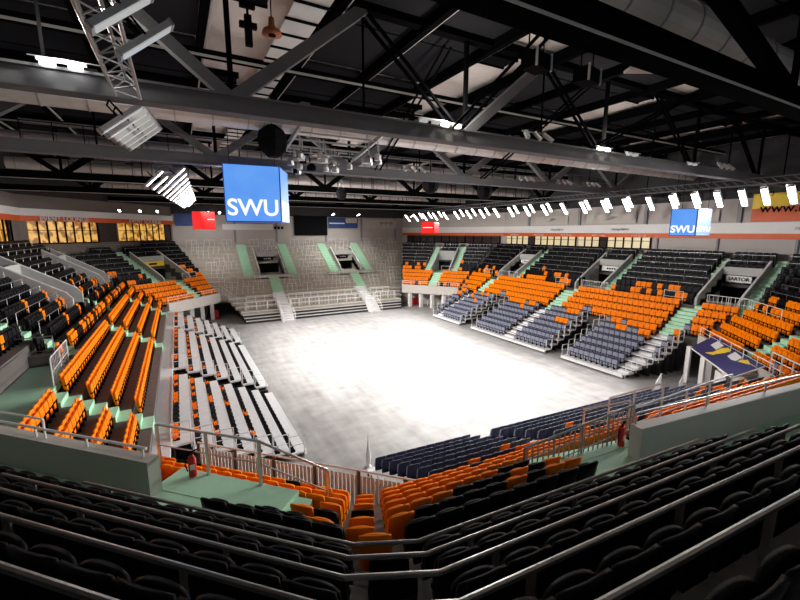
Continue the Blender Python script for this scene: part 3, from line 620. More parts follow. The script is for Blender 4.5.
for f in FC:
    if f == 'FAR': continue
    for j in range(JM[f] + 1):
        s = S0(j, f) + .50; e = ends(f, s)
        lo, hi = e
        lo += .12; hi -= .12
        if f == 'N': lo = e[0] + .42
        if f == 'NL': hi = e[1] - .42
        cuts = [(a[0], a[1]) for a in AISLES[f] if a[2] <= j <= a[3]] + [(p[0] - .25, p[1] + .25) for p in PITS[f] if p[2] <= j <= p[3]]
        if f == 'NL' and j == 3: cuts.append((-7.5, -3.6))
        if f == 'N' and j == 3: cuts.append((6.6, 9.9))
        if f == 'N' and 1 <= j: cuts.append((12.2, 13.0))
        num = 0
        for t0, t1 in spans(lo, hi, cuts):
            n = int((t1 - t0) / SW)
            if n < 1: continue
            off = (t1 - t0 - n * SW) / 2
            if f in ('N',): off = 0
            if f == 'NL': off = (t1 - t0 - n * SW)
            for i in range(n):
                num += 1; r = rnd.random(); t = t0 + off + (i + .5) * SW
                if f in ('N', 'NL'):
                    po = [.9, 1, 1, .85, .5, .3, .05][j] if j < 7 else 0
                    if j == 5 and f == 'N' and t > 5: po = .3
                else: po = ([.9, 1, 1, 1, .55, .25, .06, .02][j] if j < 8 else 0)
                if f == 'L': po = [1, 1, 1, 1, .5, .3, .2, .12, .05][j] if j < 9 else 0
                if f == 'FL': po = [1, 1, 1, 1, .75, .3, .15][j] if j < 7 else 0
                if f == 'NR': po = [.95, 1, 1, 1, .9, .5, .2][j] if j < 7 else 0
                alt = 'navy' if (j < 3 and f in ('R', 'NR', 'N')) else 'black'
                put(f, s, t, Z(j, f), 'orange' if r < po else alt, 'tip', j + 8, num)
# wedge column of single seats facing the corner
wcol = {0: 'orange', 1: 'orange', 2: 'orange', 3: 'black', 4: 'orange', 5: 'orange', 6: 'orange', 7: 'black'}
for j in range(0, 10):
    s = S0(j, 'N') + .50; t = meet('N', s, 'NL'); p = (*pt('N', s, t), Z(j, 'N')); d, u, v = view((p[0], p[1], p[2] + .5))
    seats.append(dict(p=p, rz=(rotm('N') + rotm('NL')) / 2 if abs(rotm('N') - rotm('NL')) < PI else (rotm('N') + rotm('NL')) / 2 + PI, col=wcol.get(j, 'black'), kind='tip', f='W', row=j + 1, num=1, d=d, vis=True))
def block(f, t0, t1, stair, kind, orange, base):
    for i in range(7):
        s = TOFF.get(f, 0) + .05 + .73 * i + .52; z = .30 + .33 * i; e = ends(f, s); num = base
        cuts = [stair] if stair else []
        for a, b_ in spans(max(t0, e[0]) + .12, min(t1, e[1]) - .12, cuts):
            n = int((b_ - a) / SW)
            for k in range(n):
                num += 1; c_ = 'orange' if rnd.random() < orange[i] else ('navy' if kind == 'tip' else 'black')
                put(f, s, a + ((b_ - a) - n * SW) / 2 + (k + .5) * SW, z, c_, kind, i + 1, num)
block('R', 14.5, 20.7, (15.2, 16.2), 'tip', [0, 0, 0, 0, .03, .12, .35], 0)
block('R', 22.3, 32.0, (26.3, 27.4), 'tip', [0, 0, 0, 0, .03, .12, .4], 20)
block('R', 33.9, 40.3, (37.8, 38.6), 'tip', [0, 0, 0, 0, .05, .2, .4], 50)
block('N', 5.0, 24.0, (10.0, 10.9), 'tip', [0, 0, 0, 0, .04, .14, .3], 0)
block('L', 15.9, 24.2, None, 'fold', [0, 0, .03, .10, .25, .4, .5], 0)
block('L', 25.4, 36.2, None, 'fold', [0, 0, .0, .05, .15, .3, .5], 20)
block('L', 37.4, 43.6, None, 'fold', [0, 0, 0, 0, .1, .2, .4], 50)
seats.sort(key=lambda q: q['d'])
used = {}; rest = {}; seen = set()
NAMES = {'orange': 'orange', 'black': 'black', 'navy': 'blue-grey'}
PL = {'R': ('right stand', 'court', 'camera end'), 'L': ('left stand', 'court', 'camera end'), 'N': ('near stand', 'court', 'wedge aisle'), 'NL': ('near left corner', 'court', 'left'), 'FL': ('far left corner', 'court', 'left'), 'FR': ('far right corner', 'court', 'right'), 'NR': ('near right corner', 'court', 'right'), 'W': ('single-seat wedge', 'court', 'left')}
def seat_label(q):
    pl = PL[q['f']]; c_ = NAMES[q['col']]
    if q['f'] == 'W': return '%s single tip-up seat between the two centre aisles, %s from the court' % (c_, ordn(q['row']))
    k = 'folded low seat' if q['kind'] == 'fold' else 'tip-up seat'
    return '%s %s, %s, %s row up, %s from the %s' % (c_, k, pl[0], ordn(q['row']), ordn(q['num']), pl[2])
NM = {'orange': 'orange_tip_up_seat', 'black': 'black_tip_up_seat', 'navy': 'padded_blue_seat'}
for q in seats:
    key = (q['col'] if q['kind'] == 'tip' else 'fold'); n = used.get(key, 0)
    if not q['vis'] or n >= 300: rest.setdefault((q['col'], q['kind']), []).append(q); continue
    used[key] = n + 1
    grp = {'orange': 'orange tip-up seats', 'black': 'black tip-up seats', 'navy': 'blue-grey tip-up seats', 'fold': 'folded low seats of the left pull-out stands'}[key]
    if q['kind'] == 'fold': o = bpy.data.objects.new('folded_seat', MESH['f' + q['col'], 'lo']); C.objects.link(o)
    elif q['d'] < 11.5:
        o = bpy.data.objects.new(NM[q['col']], None); C.objects.link(o); o.empty_display_size = .1
        for nm, me in zip(('backrest', 'seat_pan', 'bracket'), MESH[q['col'], 'hi']):
            c_ = bpy.data.objects.new(nm, me); C.objects.link(c_); c_.parent = o
    else: o = bpy.data.objects.new(NM[q['col']], MESH[q['col'], 'lo']); C.objects.link(o)
    o.location = q['p']; o.rotation_euler = (0, 0, q['rz'])
    tag(o, seat_label(q), 'seat', grp)
for (col, kind), L in rest.items():
    src = MESH[(col if kind == 'tip' else 'f' + col), 'mb']; mb = MB(); mb.ms = list(src.ms); 
    for q in L:
        ca, sa = math.cos(q['rz']), math.sin(q['rz']); px, py, pz = q['p']; base = len(mb.v)
        mb.v += [(x * ca - y * sa + px, x * sa + y * ca + py, z + pz) for x, y, z in src.v]
        mb.f += [tuple(base + i for i in f_) for f_ in src.f]; mb.mi += src.mi
    o = mb.build('distant_seats'); tag(o, 'remaining distant %s %s seats of the stands' % (NAMES[col], 'tip-up' if kind == 'tip' else 'folded'), 'seats', None, 'stuff')
print('seats', len(seats), used, {k: len(v) for k, v in rest.items()})
# ------------------------------------------------------------------ items on and around the stands
def extinguisher(x, y, z, label):
    t = thing('fire_extinguisher', label, 'extinguisher', (x, y, z), 'fire extinguishers')
    mb = MB(); mb.lathe((0, 0, 0), [(.075, 0), (.085, .03), (.085, .42), (.06, .5), (.03, .54)], 'red'); mb.build('cylinder', t, True)
    mb = MB(); mb.lathe((0, 0, .54), [(.03, 0), (.03, .05), (.02, .08)], 'ink', 8); mb.bar((0, 0, .6), (.12, 0, .64), .03, .02, 'ink'); mb.build('valve', t)
    mb = MB(); mb.path([Vector(q) for q in ((-.02, 0, .58), (-.13, 0, .52), (-.14, 0, .3), (-.1, 0, .15))], .014, 'ink', 6); mb.build('hose', t)
    mb = MB(); mb.box(-.05, .05, -.089, -.084, .2, .33, 'white'); mb.build('paper_label', t)
p = pt('NL', 7.5, -6.9); extinguisher(p[0], p[1], 4.46, 'red fire extinguisher on the left mint landing')
p = pt('N', 8.0, 9.35); extinguisher(p[0], p[1], 4.46, 'red fire extinguisher on the right mint landing')
# slatted fence in the near left corner of the court
t = thing('court_fence', 'pale slatted fence at the near left corner of the court', 'fence', (*pt('NL', 4.6, -4), 0))
loc = t.location; f0 = ends('NL', 4.3)
for k in range(6):
    a = -9.6 + (6.4 * k) / 5 if False else -9.8 + 1.42 * k
    p0 = Vector(P3('NL', 4.35, a, 0)); p1 = Vector(P3('NL', 4.35, a + 1.42, 0)); mb = MB()
    for i in range(11): q = p0 + (p1 - p0) * (i + .5) / 11; mb.bar(q + Vector((0, 0, .9)), q + Vector((0, 0, 3.0)), .10, .02, 'white', up=(.7071, .7071, 0))
    shift(mb, loc).build('slat_panel', t)
    mb = MB(); mb.bar(p0 + Vector((0, 0, .0)), p0 + Vector((0, 0, 3.15)), .09, .09, 'truss'); shift(mb, loc).build('post', t)
mb = MB(); mb.path([Vector(P3('NL', 4.35, -9.8, 3.15)), Vector(P3('NL', 4.35, -1.28, 3.15))], .03, 'wrail'); shift(mb, loc).build('top_rail', t)
t = thing('gate', 'open white gate at the foot of the centre aisle', 'gate', (*pt('NL', 4.35, -1.2), 1.9))
loc = t.location; c0 = Vector((*pt('NL', 4.35, -1.2), 1.9)); c1 = c0 + Vector((.55, -.75, 0))
mb = MB(); mb.tube(c0, c0 + Vector((0, 0, 1.35)), .04, 'wrail'); mb.tube(c1, c1 + Vector((0, 0, 1.15)), .03, 'wrail'); mb.tube(c0 + Vector((0, 0, 1.3)), c1 + Vector((0, 0, 1.1)), .03, 'wrail'); shift(mb, loc).build('frame', t)
mb = MB()
for i in range(6): q = c0 + (c1 - c0) * (i + .5) / 6; mb.bar(q + Vector((0, 0, .1)), q + Vector((0, 0, 1.18)), .02, .02, 'wrail')
shift(mb, loc).build('gate_bars', t)
mb = MB(); mb.lathe((0, 0, 0), [(.14, 0), (.14, .05), (.06, .07), (.10, .25), (.12, .55), (.07, .85), (.03, 1.2), (.008, 1.7)], 'white', 10)
o = mb.build('furled_flag', smooth=True); o.location = (6.45, 14.5, 0); tag(o, 'furled white flag standing on the court beside the gate', 'flag')
# blue banner on the near right corner
t = thing('slanted_banner', 'large slanted dark blue banner with yellow emblems', 'banner', (27.3, 11.0, 2.2))
A, B, D = Vector((29.9, 12.9, 2.75)), Vector((25.3, 8.9, 2.75)), Vector((28.0, 14.0, 2.25))
A = Vector((30.6, 12.45, 3.25)); B = Vector((26.3, 8.35, 3.1)); C_ = Vector((24.75, 9.05, 2.55)); D = Vector((28.95, 12.95, 2.55))
loc = t.location; nrm = (B - A).cross(D - A).normalized()
if nrm.z < 0: nrm = -nrm
mb = MB(); vs = [A, B, C_, D]; vs2 = [v - nrm * .06 for v in vs]
mb.add(vs + vs2, [(3, 2, 1, 0), (4, 5, 6, 7)] + [(i, (i + 1) % 4, 4 + (i + 1) % 4, 4 + i) for i in range(4)], 'bannerblue'); shift(mb, loc).build('cloth', t)
mb = MB(); mb.bar(D - nrm * .05, C_ - nrm * .05, .08, .08, 'white'); mb.bar(C_ - nrm * .05, B - nrm * .05, .08, .08, 'white'); shift(mb, loc).build('frame', t)
def onb(u, v): return A + (B - A) * u + (D - A) * v + nrm * .02
for u0 in (.17, .55):
    mb = MB(); vs = [onb(u0 + a, b_) for a, b_ in ((.0, .12), (.16, .16), (.16, .48), (.0, .44))]; mb.add(vs, [(3, 2, 1, 0)], 'white'); shift(mb, loc).build('white_emblem', t)
    mb = MB(); vs = [onb(u0 + a, b_) for a, b_ in ((.2, .9), (.1, .82), (.17, .62), (.18, .3), (.24, .12), (.33, .2), (.3, .4), (.24, .62))]; mb.add(vs, [tuple(range(7, -1, -1))], 'yellow'); shift(mb, loc).build('yellow_emblem', t)
for k, (x, y) in enumerate(((25.4, 9.6), (27.6, 11.6), (29.3, 13.2))): mb = MB(); mb.box(x - .12, x + .12, y - .12, y + .12, 0, 2.5, 'white'); shift(mb, loc).build('support_post', t)
mb = MB(); mb.prism([(25.5, 9.4), (26.6, 10.4), (26.5, 10.5), (25.4, 9.5)], 0, 2.2, 'white'); shift(mb, loc).build('support_panel', t)
mb = MB(); mb.box(0, 1.0, 0, .7, 0, .8, 'red'); o = mb.build('red_box'); o.location = (24.2, 9.9, 1.2 if False else 0); tag(o, 'red crate below the slanted blue banner', 'crate')
def crowd_barrier(x, y, a, label):
    t = thing('crowd_barrier', label, 'barrier', (x, y, 0), 'grey crowd barriers on the floor', a)
    mb = MB(); mb.path([Vector(q) for q in ((-1, 0, .1), (-1, 0, 1.05), (1, 0, 1.05), (1, 0, .1), (-1, 0, .1))], .025, 'wrail'); mb.build('frame', t)
    mb = MB()
    for i in range(13): mb.tube((-1 + i / 6.5 + .07, 0, .1), (-1 + i / 6.5 + .07, 0, 1.05), .012, 'wrail', 5)
    mb.build('bars', t); mb = MB(); mb.box(-.8, -.74, -.3, .3, 0, .04, 'wrail'); mb.box(.74, .8, -.3, .3, 0, .04, 'wrail'); mb.build('feet', t)
for k, (x, y) in enumerate(((25.6, 13.0), (26.8, 12.3), (28.0, 11.6))): crowd_barrier(x, y, .35, 'grey crowd barrier by the near right stand, %s from the court' % ordn(k + 1))
mb = MB(); mb.box(-.35, .35, -.3, .3, 0, .9, 'red'); o = mb.build('red_cabinet'); o.location = (28.6, 47.4, 0); tag(o, 'red cabinet on the court floor in the far right corner', 'cabinet')
mb = MB(); mb.box(-.35, .35, -.3, .3, 0, 1.1, 'red'); o = mb.build('red_cabinet'); o.location = (3.2, 50.2, 0); tag(o, 'red cabinet under the far left parapet', 'cabinet')
t = thing('small_goal', 'small white goal frame on the floor in the far right corner', 'goal', (30.0, 45.6, 0)); mb = MB(); mb.path([Vector(q) for q in ((-.5, 0, 0), (-.45, 0, .9), (.45, 0, .9), (.5, 0, 0))], .06, 'wrail'); mb.build('frame', t)
# ------------------------------------------------------------------ advertising cubes
def cube(name, foot, z0, z1, mats, label, cat, words=None):
    c = (sum(p[0] for p in foot) / len(foot), sum(p[1] for p in foot) / len(foot), z0); t = thing(name, label, cat, c)
    mb = MB(); mb.prism([(p[0] - c[0], p[1] - c[1]) for p in foot], 0, z1 - z0, 'bluedark' if 'blue' in mats[0] else 'red_lit'); mb.build('body', t)
    for i, mt in enumerate(mats):
        a, b_ = Vector((foot[i][0] - c[0], foot[i][1] - c[1], 0)), Vector((foot[i + 1][0] - c[0], foot[i + 1][1] - c[1], 0)); d = (b_ - a).normalized(); n = Vector((d.y, -d.x, 0)) * .02
        mb = MB(); h = z1 - z0; g = .04
        mb.add([a + d * g + n + Vector((0, 0, g)), b_ - d * g + n + Vector((0, 0, g)), b_ - d * g + n + Vector((0, 0, h - g)), a + d * g + n + Vector((0, 0, h - g))], [(0, 1, 2, 3)], mt); s_ = mb.build('screen', t)
        if words:
            L = (b_ - a).length; m = (a + b_) / 2 + n * 1.5
            text('lettering', words, min(L * .42, h * .42), 'white_lit', (m.x, m.y, h * .24), (PI / 2, 0, math.atan2(d.y, d.x)), s_, bold=.02)
    for p in foot: mb = MB(); mb.tube((.8 * (p[0] - c[0]), .8 * (p[1] - c[1]), z1 - z0), (.8 * (p[0] - c[0]), .8 * (p[1] - c[1]), z1 - z0 + 2.2), .015, 'ink', 4); mb.build('hanging_cable', t)
    return t
cube('advertising_cube', [(2.17, 21.5), (4.80, 21.25), (5.75, 23.6), (3.1, 24.0)], 10.5, 13.25, ['blue', 'blue'], 'large bright blue hanging cube reading SWU at the upper left', 'cube', 'SWU')
cube('advertising_cube', [(27.4, 14.3), (28.45, 13.3), (29.45, 12.95), (28.6, 14.4)], 9.75, 11.45, ['blue', 'bluelight'], 'small blue hanging cube reading SWU above the right stand', 'cube', 'SWU')
t1_ = cube('advertising_cube', [(1.5, 45), (2.3, 45.4), (3.55, 45.1), (2.6, 46.3)], 10.25, 12.0, ['red_lit', 'red_lit'], 'red hanging cube with a white stripe left of the large blue cube', 'cube')
mb = MB(); mb.add([(-.95, -.42, .05), (-.62, -.26, .05), (-.62, -.26, 1.7), (-.95, -.42, 1.7)], [(0, 1, 2, 3)], 'white_lit'); mb.box(.35, 1.0, -.60, -.56, .95, 1.03, 'white_lit'); mb.build('white_stripe', t1_)
t2_ = cube('advertising_cube', [(24.9, 40), (26.2, 39.3), (27.3, 39.9), (26.1, 41)], 9.85, 11.15, ['red_lit', 'red_lit'], 'red hanging cube above the far right seats', 'cube')
mb = MB(); mb.add([(-1.1, -.2, .62), (-.1, -.72, .62), (-.1, -.72, .70), (-1.1, -.2, .70)], [(0, 1, 2, 3)], 'white_lit'); mb.build('white_stripe', t2_)
# ------------------------------------------------------------------ roof
mb = MB(); mb.box(-14, 45, -6, 64, 17.2, 17.45, 'deck'); structure(mb.build('ceiling'))
PX = [-9.1, -5.7, -2.2, 1.3, 4.9, 7.9, 10.9, 13.9, 17.1, 20.6, 23.9, 27.2, 30.6, 33.9, 37.2]
PY = [2.6, 10.1, 17.6, 25.1, 32.6, 40.1, 47.6, 55.1]
k = 0
for x in PX:
    mb = MB(); mb.bar((0, 2, 0), (0, 60.5, 0), .16, .42, 'dtruss'); mb.bar((0, 2, -.22), (0, 60.5, -.22), .24, .03, 'dtruss'); mb.bar((.17, 2, -.14), (.17, 60.5, -.14), .06, .10, 'flange')
    o = mb.build('roof_purlin'); o.location = (x, 0, 16.85); k += 1; tag(o, 'black roof purlin running along the hall, %s from the left' % ordn(k), 'beam', 'long roof purlins')
k = 0
for y in PY:
    mb = MB(); xa, xb = (-11.7 + max(0, (y - 46.6) * .80), 40.6 - max(0, (y - 43) * .38)); mb.bar((xa, 0, 0), (xb, 0, 0), .16, .30, 'dtruss'); mb.bar((xa, -.14, -.1), (xb, -.14, -.1), .04, .08, 'flange')
    o = mb.build('cross_purlin'); o.location = (0, y, 16.5); k += 1; tag(o, 'dark cross purlin under the roof, %s from the camera' % ordn(k), 'beam', 'cross purlins')
# dark acoustic panels, pale bays left open
cols_dark = [0, 1, 2, 4, 5, 7, 8, 10, 11, 13]; k = 0
for ci in cols_dark:
    for r in range(len(PY) - 1):
        x0, x1 = PX[ci] + .16, PX[ci + 1] - .10; 
        if x1 > 40.5 - max(0, (PY[r + 1] - 43) * .4) or x0 < -11.7 + max(0, (PY[r + 1] - 46) * .9): continue
        mb = MB(); mb.box(x0, x1, PY[r] + .22, PY[r + 1] - .2, 16.98, 17.1, 'panel'); mb.box(x0, x1, (PY[r] + PY[r + 1]) / 2 - .02, (PY[r] + PY[r + 1]) / 2 + .02, 16.95, 16.99, 'ink')
        c_ = ((x0 + x1) / 2, (PY[r] + PY[r + 1]) / 2, 17.0); o = shift(mb, c_).build('acoustic_panel'); o.location = c_
        tag(o, 'charcoal acoustic roof panel, bay %s from the left, %s from the camera' % (ordn(ci + 1), ordn(r + 1)), 'panel', 'charcoal roof panels')
k = 0
for ci in (3, 6, 9, 12):
    for r in range(len(PY) - 1):
        cx = (PX[ci] + PX[ci + 1]) / 2 - (.8 if ci == 3 else 0.2); cy = (PY[r] + PY[r + 1]) / 2; k += 1
        mb = MB(); mb.box(-.75, .75, -.38, .38, .1, .3, 'ink'); mb.box(-.8, .8, -.45, -.38, .05, .3, 'dtruss'); mb.box(-.8, .8, .38, .45, .05, .3, 'dtruss')
        o = mb.build('roof_hatch'); o.location = (cx, cy, 16.9); tag(o, 'dark rectangular roof hatch in a pale bay, %s column, %s from camera' % (ordn((3, 6, 9, 12).index(ci) + 1), ordn(r + 1)), 'hatch', 'roof hatches')
# translucent strip between two purlins
t = thing('skylight_strip', 'pale translucent roof strip divided by dark bars', 'skylight', (4.1, 6, 16.6))
mb = MB(); mb.box(-.55, .45, 0, 50, 0, .05, 'skylight'); mb.build('pane', t)
for i in range(46): mb = MB(); mb.box(-.6, .5, i * 1.1, i * 1.1 + .08, -.06, 0, 'ink'); mb.build('glazing_bar', t)
# main trusses
def truss(y, z, x0, x1, nodes, label, mt='truss', H=3.7, w_=.5, pitch=None, rods=True, lo=99, hi=99):
    t = thing('roof_truss', label, 'truss', (0, y, z), 'main roof trusses')
    def part(nm, *a, **kw): mb = MB(); mb.bar(*a, **kw); return mb.build(nm, t)
    mb = MB(); mb.bar((x0, 0, .03), (x1, 0, .03), w_, .06, mt); mb.bar((x0, 0, .47), (x1, 0, .47), w_, .06, mt); mb.bar((x0, 0, .25), (x1, 0, .25), w_ * .75, .42, mt)
    mb.bar((x0, -w_ / 2, .03), (x1, -w_ / 2, .03), .03, .05, 'flange' if mt == 'dtruss' else mt); mb.build('bottom_chord', t)
    part('top_chord', (x0, 0, H), (x1, 0, H), w_ * .7, .3, 'dtruss')
    for i, x in enumerate(nodes):
        dx = (nodes[1] - nodes[0]) / 2
        if i < lo: part('diagonal', (x, 0, .4), (x - dx, 0, H - .1), .30, .30, mt, up=(0, 1, 0))
        else: part('tie_rod', (x - .1, 0, .4), (x - dx, 0, H - .1), .09, .09, 'dtruss', up=(0, 1, 0)); part('tie_rod', (x - .5, 0, .4), (x - dx - .4, 0, H - .1), .09, .09, 'dtruss', up=(0, 1, 0))
        if i < hi: part('diagonal', (x, 0, .4), (x + dx, 0, H - .1), .34, .34, mt, up=(0, 1, 0))
        if rods: part('vertical', (x, .0, .4), (x, .0, H), .13, .13, 'dtruss'); mb = MB(); mb.tube((x + dx, 0, .5), (x + dx, 0, H), .04, 'dtruss', 5); mb.build('hanger_rod', t)
    return t
truss(5.0, 13.2, -11.7, 40.6, [-5.8, 3.6 + 9.4 - 3.2 + 5, 24.5 - .2], 'black truss nearest the camera crossing the upper right', 'dtruss', w_=.5)
truss(12.6, 13.2, -11.7, 40.6, [-6.3, 1.65, 9.7, 17.8, 25.9, 34], 'grey truss sweeping across the whole photo above the blue cube', lo=2, hi=3)
truss(22.3, 13.2, -11.7, 40.6, [-7.4, 2.0, 9.0, 17.2, 25.4, 33.6], 'grey truss directly above the large blue cube')
truss(33.2, 13.2, -11.7, 40.6, [-6, 2.6, 11.2, 19.8, 28.4, 37], 'dark truss behind the large blue cube', 'dtruss', w_=.45)
truss(43.0, 13.2, -11.7, 40.6, [-6, 2.6, 11.2, 19.8, 28.4, 37], 'dark truss second from the far wall', 'dtruss')
truss(53.0, 13.2, -6, 37.5, [2.6, 11.2, 19.8, 28.4], 'dark truss nearest the far wall', 'dtruss')
# crossing tie rods under the roof
def rod(p, q, r, k, lab): mb = MB(); mb.tube(Vector((0, 0, 0)), Vector(q) - Vector(p), r, 'dtruss', 6); o = mb.build('tie_rod'); o.location = p; tag(o, lab, 'rod', 'roof tie rods')
for k, (x, y0, y1) in enumerate([(9.0, 5.2, 12.6), (9.35, 5.2, 12.6), (16.9, 12.9, 5.2), (17.2, 12.9, 5.2), (16.9, 13, 22), (17.2, 13, 22), (24.8, 13, 22), (25.1, 13, 22), (9.0, 13, 22), (9.3, 13, 22), (24.8, 5.2, 12.6), (25.1, 5.2, 12.6)]):
    a = (x, y0, 16.6 if k % 4 < 2 else 13.7); b_ = (x + (0 if k < 2 else 1.5), y1, 13.6 if k % 4 < 2 else 16.6); rod(a, b_, .05, k, 'thin black roof tie rod, %s counted from the camera side' % ordn(k + 1))
# air ducts
def duct(y, z, r, x0, x1, label, n=18):
    t = thing('air_duct', label, 'duct', (x0, y, z), 'round silver air ducts')
    mb = MB(); L = x1 - x0; m_ = int(L / 1.4); st = []
    mb.tube((0, 0, 0), (L, 0, 0), r, 'duct', n); mb.build('duct_pipe', t, False)
    for i in range(m_): mb = MB(); mb.tube((i * 1.4 + .5, 0, 0), (i * 1.4 + .56, 0, 0), r + .025, 'steel', n); mb.build('duct_joint', t)
duct(6.5, 15.3, .55, -4, 40.5, 'big round silver air duct at the upper right corner')
duct(19.6, 14.9, .42, -10, 40.4, 'silver air duct behind the sweeping grey truss')
duct(29.5, 14.9, .42, -10, 40.4, 'silver air duct over the middle of the court')
duct(38.8, 14.8, .4, -10, 40.4, 'silver air duct far down the hall')
duct(49.0, 14.6, .4, -6, 38, 'silver air duct close to the far wall')
# gantries (catwalk frames) far down the hall
for k, (y, z) in enumerate(((26.2, 14.2), (36.0, 14.0), (46.5, 13.9))):
    t = thing('catwalk', 'dark steel catwalk under the roof, %s from the camera' % ordn(k + 1), 'catwalk', (14, y, z), 'roof catwalks')
    mb = MB(); mb.box(-20, 25, -.4, .4, -.05, 0, 'flange' if k == 0 else 'dtruss'); mb.build('deck', t)
    mb = MB(); mb.bar((-20, -.4, 1.0), (25, -.4, 1.0), .05, .05, 'steel'); mb.bar((-20, .4, 1.0), (25, .4, 1.0), .05, .05, 'steel')
    mb.bar((-20, -.4, .5), (25, -.4, .5), .04, .04, 'steel')
    for i in range(38): mb.bar((-20 + i * 1.2, -.4, 0), (-20 + i * 1.2, -.4, 1.0), .04, .04, 'dtruss')
    mb.build('guard_rail', t)
# ------------------------------------------------------------------ floodlights
def flood_meshes(on):
    a = MB(); a.box(-.14, .14, -.55, .55, 0, .10, 'lamphouse'); a.box(-.15, .15, -.57, -.53, -.02, .11, 'steel'); a.box(-.15, .15, .53, .57, -.02, .11, 'steel')
    b_ = MB(); b_.box(-.12, .12, -.5, .5, -.02, 0, on); c_ = MB(); c_.path([Vector(q) for q in ((-.24, 0, .05), (-.24, 0, .4), (.24, 0, .4), (.24, 0, .05))], .02, 'ink', 5)
    return a.mesh('housing'), b_.mesh('lamp_glass'), c_.mesh('yoke')
FON, FOFF = flood_meshes('lampon'), flood_meshes('lampdim')
def orient(side, tilt, yaw_=0.0):
    c, s_ = math.cos(math.radians(tilt)), math.sin(math.radians(tilt))
    m_ = Matrix(((0, side * c, side * s_), (-side, 0, 0), (0, -s_, c)))
    return (Matrix.Rotation(yaw_, 3, 'Z') @ m_).to_euler()
def floodlight(p, rot, label, grp, on=True, watts=0, tgt=None, scale=1.0, hang=None):
    o = bpy.data.objects.new('floodlight', None); C.objects.link(o); o.location = p; o.rotation_euler = rot; o.scale = (scale,) * 3; o.empty_display_size = .2; tag(o, label, 'floodlight', grp)
    for nm, me in zip(('housing', 'lamp_glass', 'yoke'), FON if on else FOFF): c_ = bpy.data.objects.new(nm, me); C.objects.link(c_); c_.parent = o
    if hang:
        bpy.context.view_layer.update(); iv = o.matrix_world.inverted(); mb = MB(); mb.tube(iv @ Vector(p), iv @ Vector(hang), .03, 'ink', 6); c_ = mb.build('hanger', o)
    if watts:
        ld = bpy.data.lights.new('flood_beam', 'SPOT'); ld.energy = watts; ld.spot_size = math.radians(86 if p[0] > 20 else 108); ld.spot_blend = .85; ld.shadow_soft_size = .25; ld.color = (1, .975, .95)
        lo = bpy.data.objects.new('flood_beam', ld); C.objects.link(lo); d = Vector(tgt) - Vector(p); lo.location = Vector(p) + d.normalized() * .12; lo.rotation_euler = d.to_track_quat('-Z', 'Y').to_euler()
rf = random.Random(3)
ys = [8.6, 9.7, 10.9, 12.0, 13.3, 14.6, 16.0, 17.6, 19.4, 21.2, 23.2, 25.2, 27.4, 29.6, 31.8, 34, 36.4, 38.8, 41.2, 43.6, 46, 48.6, 51, 53.4]
for i, y in enumerate(ys):
    floodlight((30.8, y, 12.05), orient(1, 48), 'lit white floodlight over the right stand, front row, %s from the camera' % ordn(i + 1), 'lit floodlights over the right stand', True, LAMP_R if i % 2 == 0 else 0, (9, 26 + (y - 26) * .5, 0), 1.15)
    if i % 4 != 3: floodlight((32.0, y + .5, 12.35), orient(1, 48), 'lit white floodlight over the right stand, rear row, %s from the camera' % ordn(i + 1), 'lit floodlights over the right stand', True, 0)
for i in range(12):
    y = 23 + 2.2 * i
    floodlight((.25 + .13 * i, y, 12.7 + .02 * i), orient(-1, 45), 'lit white floodlight over the left stand, inner row, %s from the camera' % ordn(i + 1), 'lit floodlights over the left stand', True, LAMP_L if i % 2 == 0 else 0, (25, 25 + (y - 25) * .5, 1))
    floodlight((-.7 + .18 * i, y + .8, 12.6 + .02 * i), orient(-1, 45), 'lit white floodlight over the left stand, outer row, %s from the camera' % ordn(i + 1), 'lit floodlights over the left stand', True, 0)
for i, (x, z) in enumerate(((-5, 12.2), (-3.2, 12.2), (-1.6, 12.2), (3.4, 12.2), (4.6, 12.2), (18.4, 12.3), (22, 12.3), (30.5, 12.3))):
    floodlight((x, 51.6, z), (math.radians(-12), 0, 0), 'lit white floodlight near the far wall, %s from the left' % ordn(i + 1), 'lit floodlights near the far wall', True, 1700 if i in (3, 5, 6) else 0, (x, 60, 5), .8)
for i in range(6):
    floodlight((-.95 + .06 * i, 13.0 + .8 * i, 12.85 + .06 * i), orient(-1, 40, .2), 'unlit pale floodlight hanging below the sweeping truss, %s from the camera' % ordn(i + 1), 'unlit floodlights', False, scale=1.15)
floodlight((-.38, 6.9, 12.85), orient(-1, 40, .1), 'large unlit white floodlight at the top, left one of two', 'unlit floodlights', False, scale=.85, hang=(-.5, 6.9, 13.24))
floodlight((-.15, 7.7, 12.85), orient(-1, 40, .1), 'large unlit white floodlight at the top, right one of two', 'unlit floodlights', False, scale=.85, hang=(-.5, 7.7, 13.24))
# lattice girders that carry the floodlights
def lattice(x, y0, y1, z, label, mt='steel', wd=.5, rz=0):
    t = thing('lattice_girder', label, 'girder', (x, y0, z), 'lattice lighting girders', rz); L = y1 - y0
    for a, b_ in ((-wd / 2, 0), (wd / 2, 0), (0, wd * .8)): mb = MB(); mb.tube((a, 0, b_), (a, L, b_), .035, mt, 6); mb.build('chord', t)
    mb = MB(); n = int(L / .5)
    for i in range(n):
        y = i * L / n; y2 = (i + 1) * L / n; s = 1 if i % 2 else -1
        mb.tube((-wd / 2 * s, y, 0), (wd / 2 * s, y2, 0), .018, mt, 4); mb.tube((-wd / 2, y, 0), (0, y2, wd * .8), .018, mt, 4); mb.tube((wd / 2, y, 0), (0, y2, wd * .8), .018, mt, 4)
    mb.build('lacing', t)
lattice(-.75, 4.0, 12.2, 13.2, 'pale lattice girder hanging at the top left')
lattice(-.25, 22.6, 50.5, 12.95, 'dark lattice girder carrying the left floodlights', 'truss', .95, -.068)
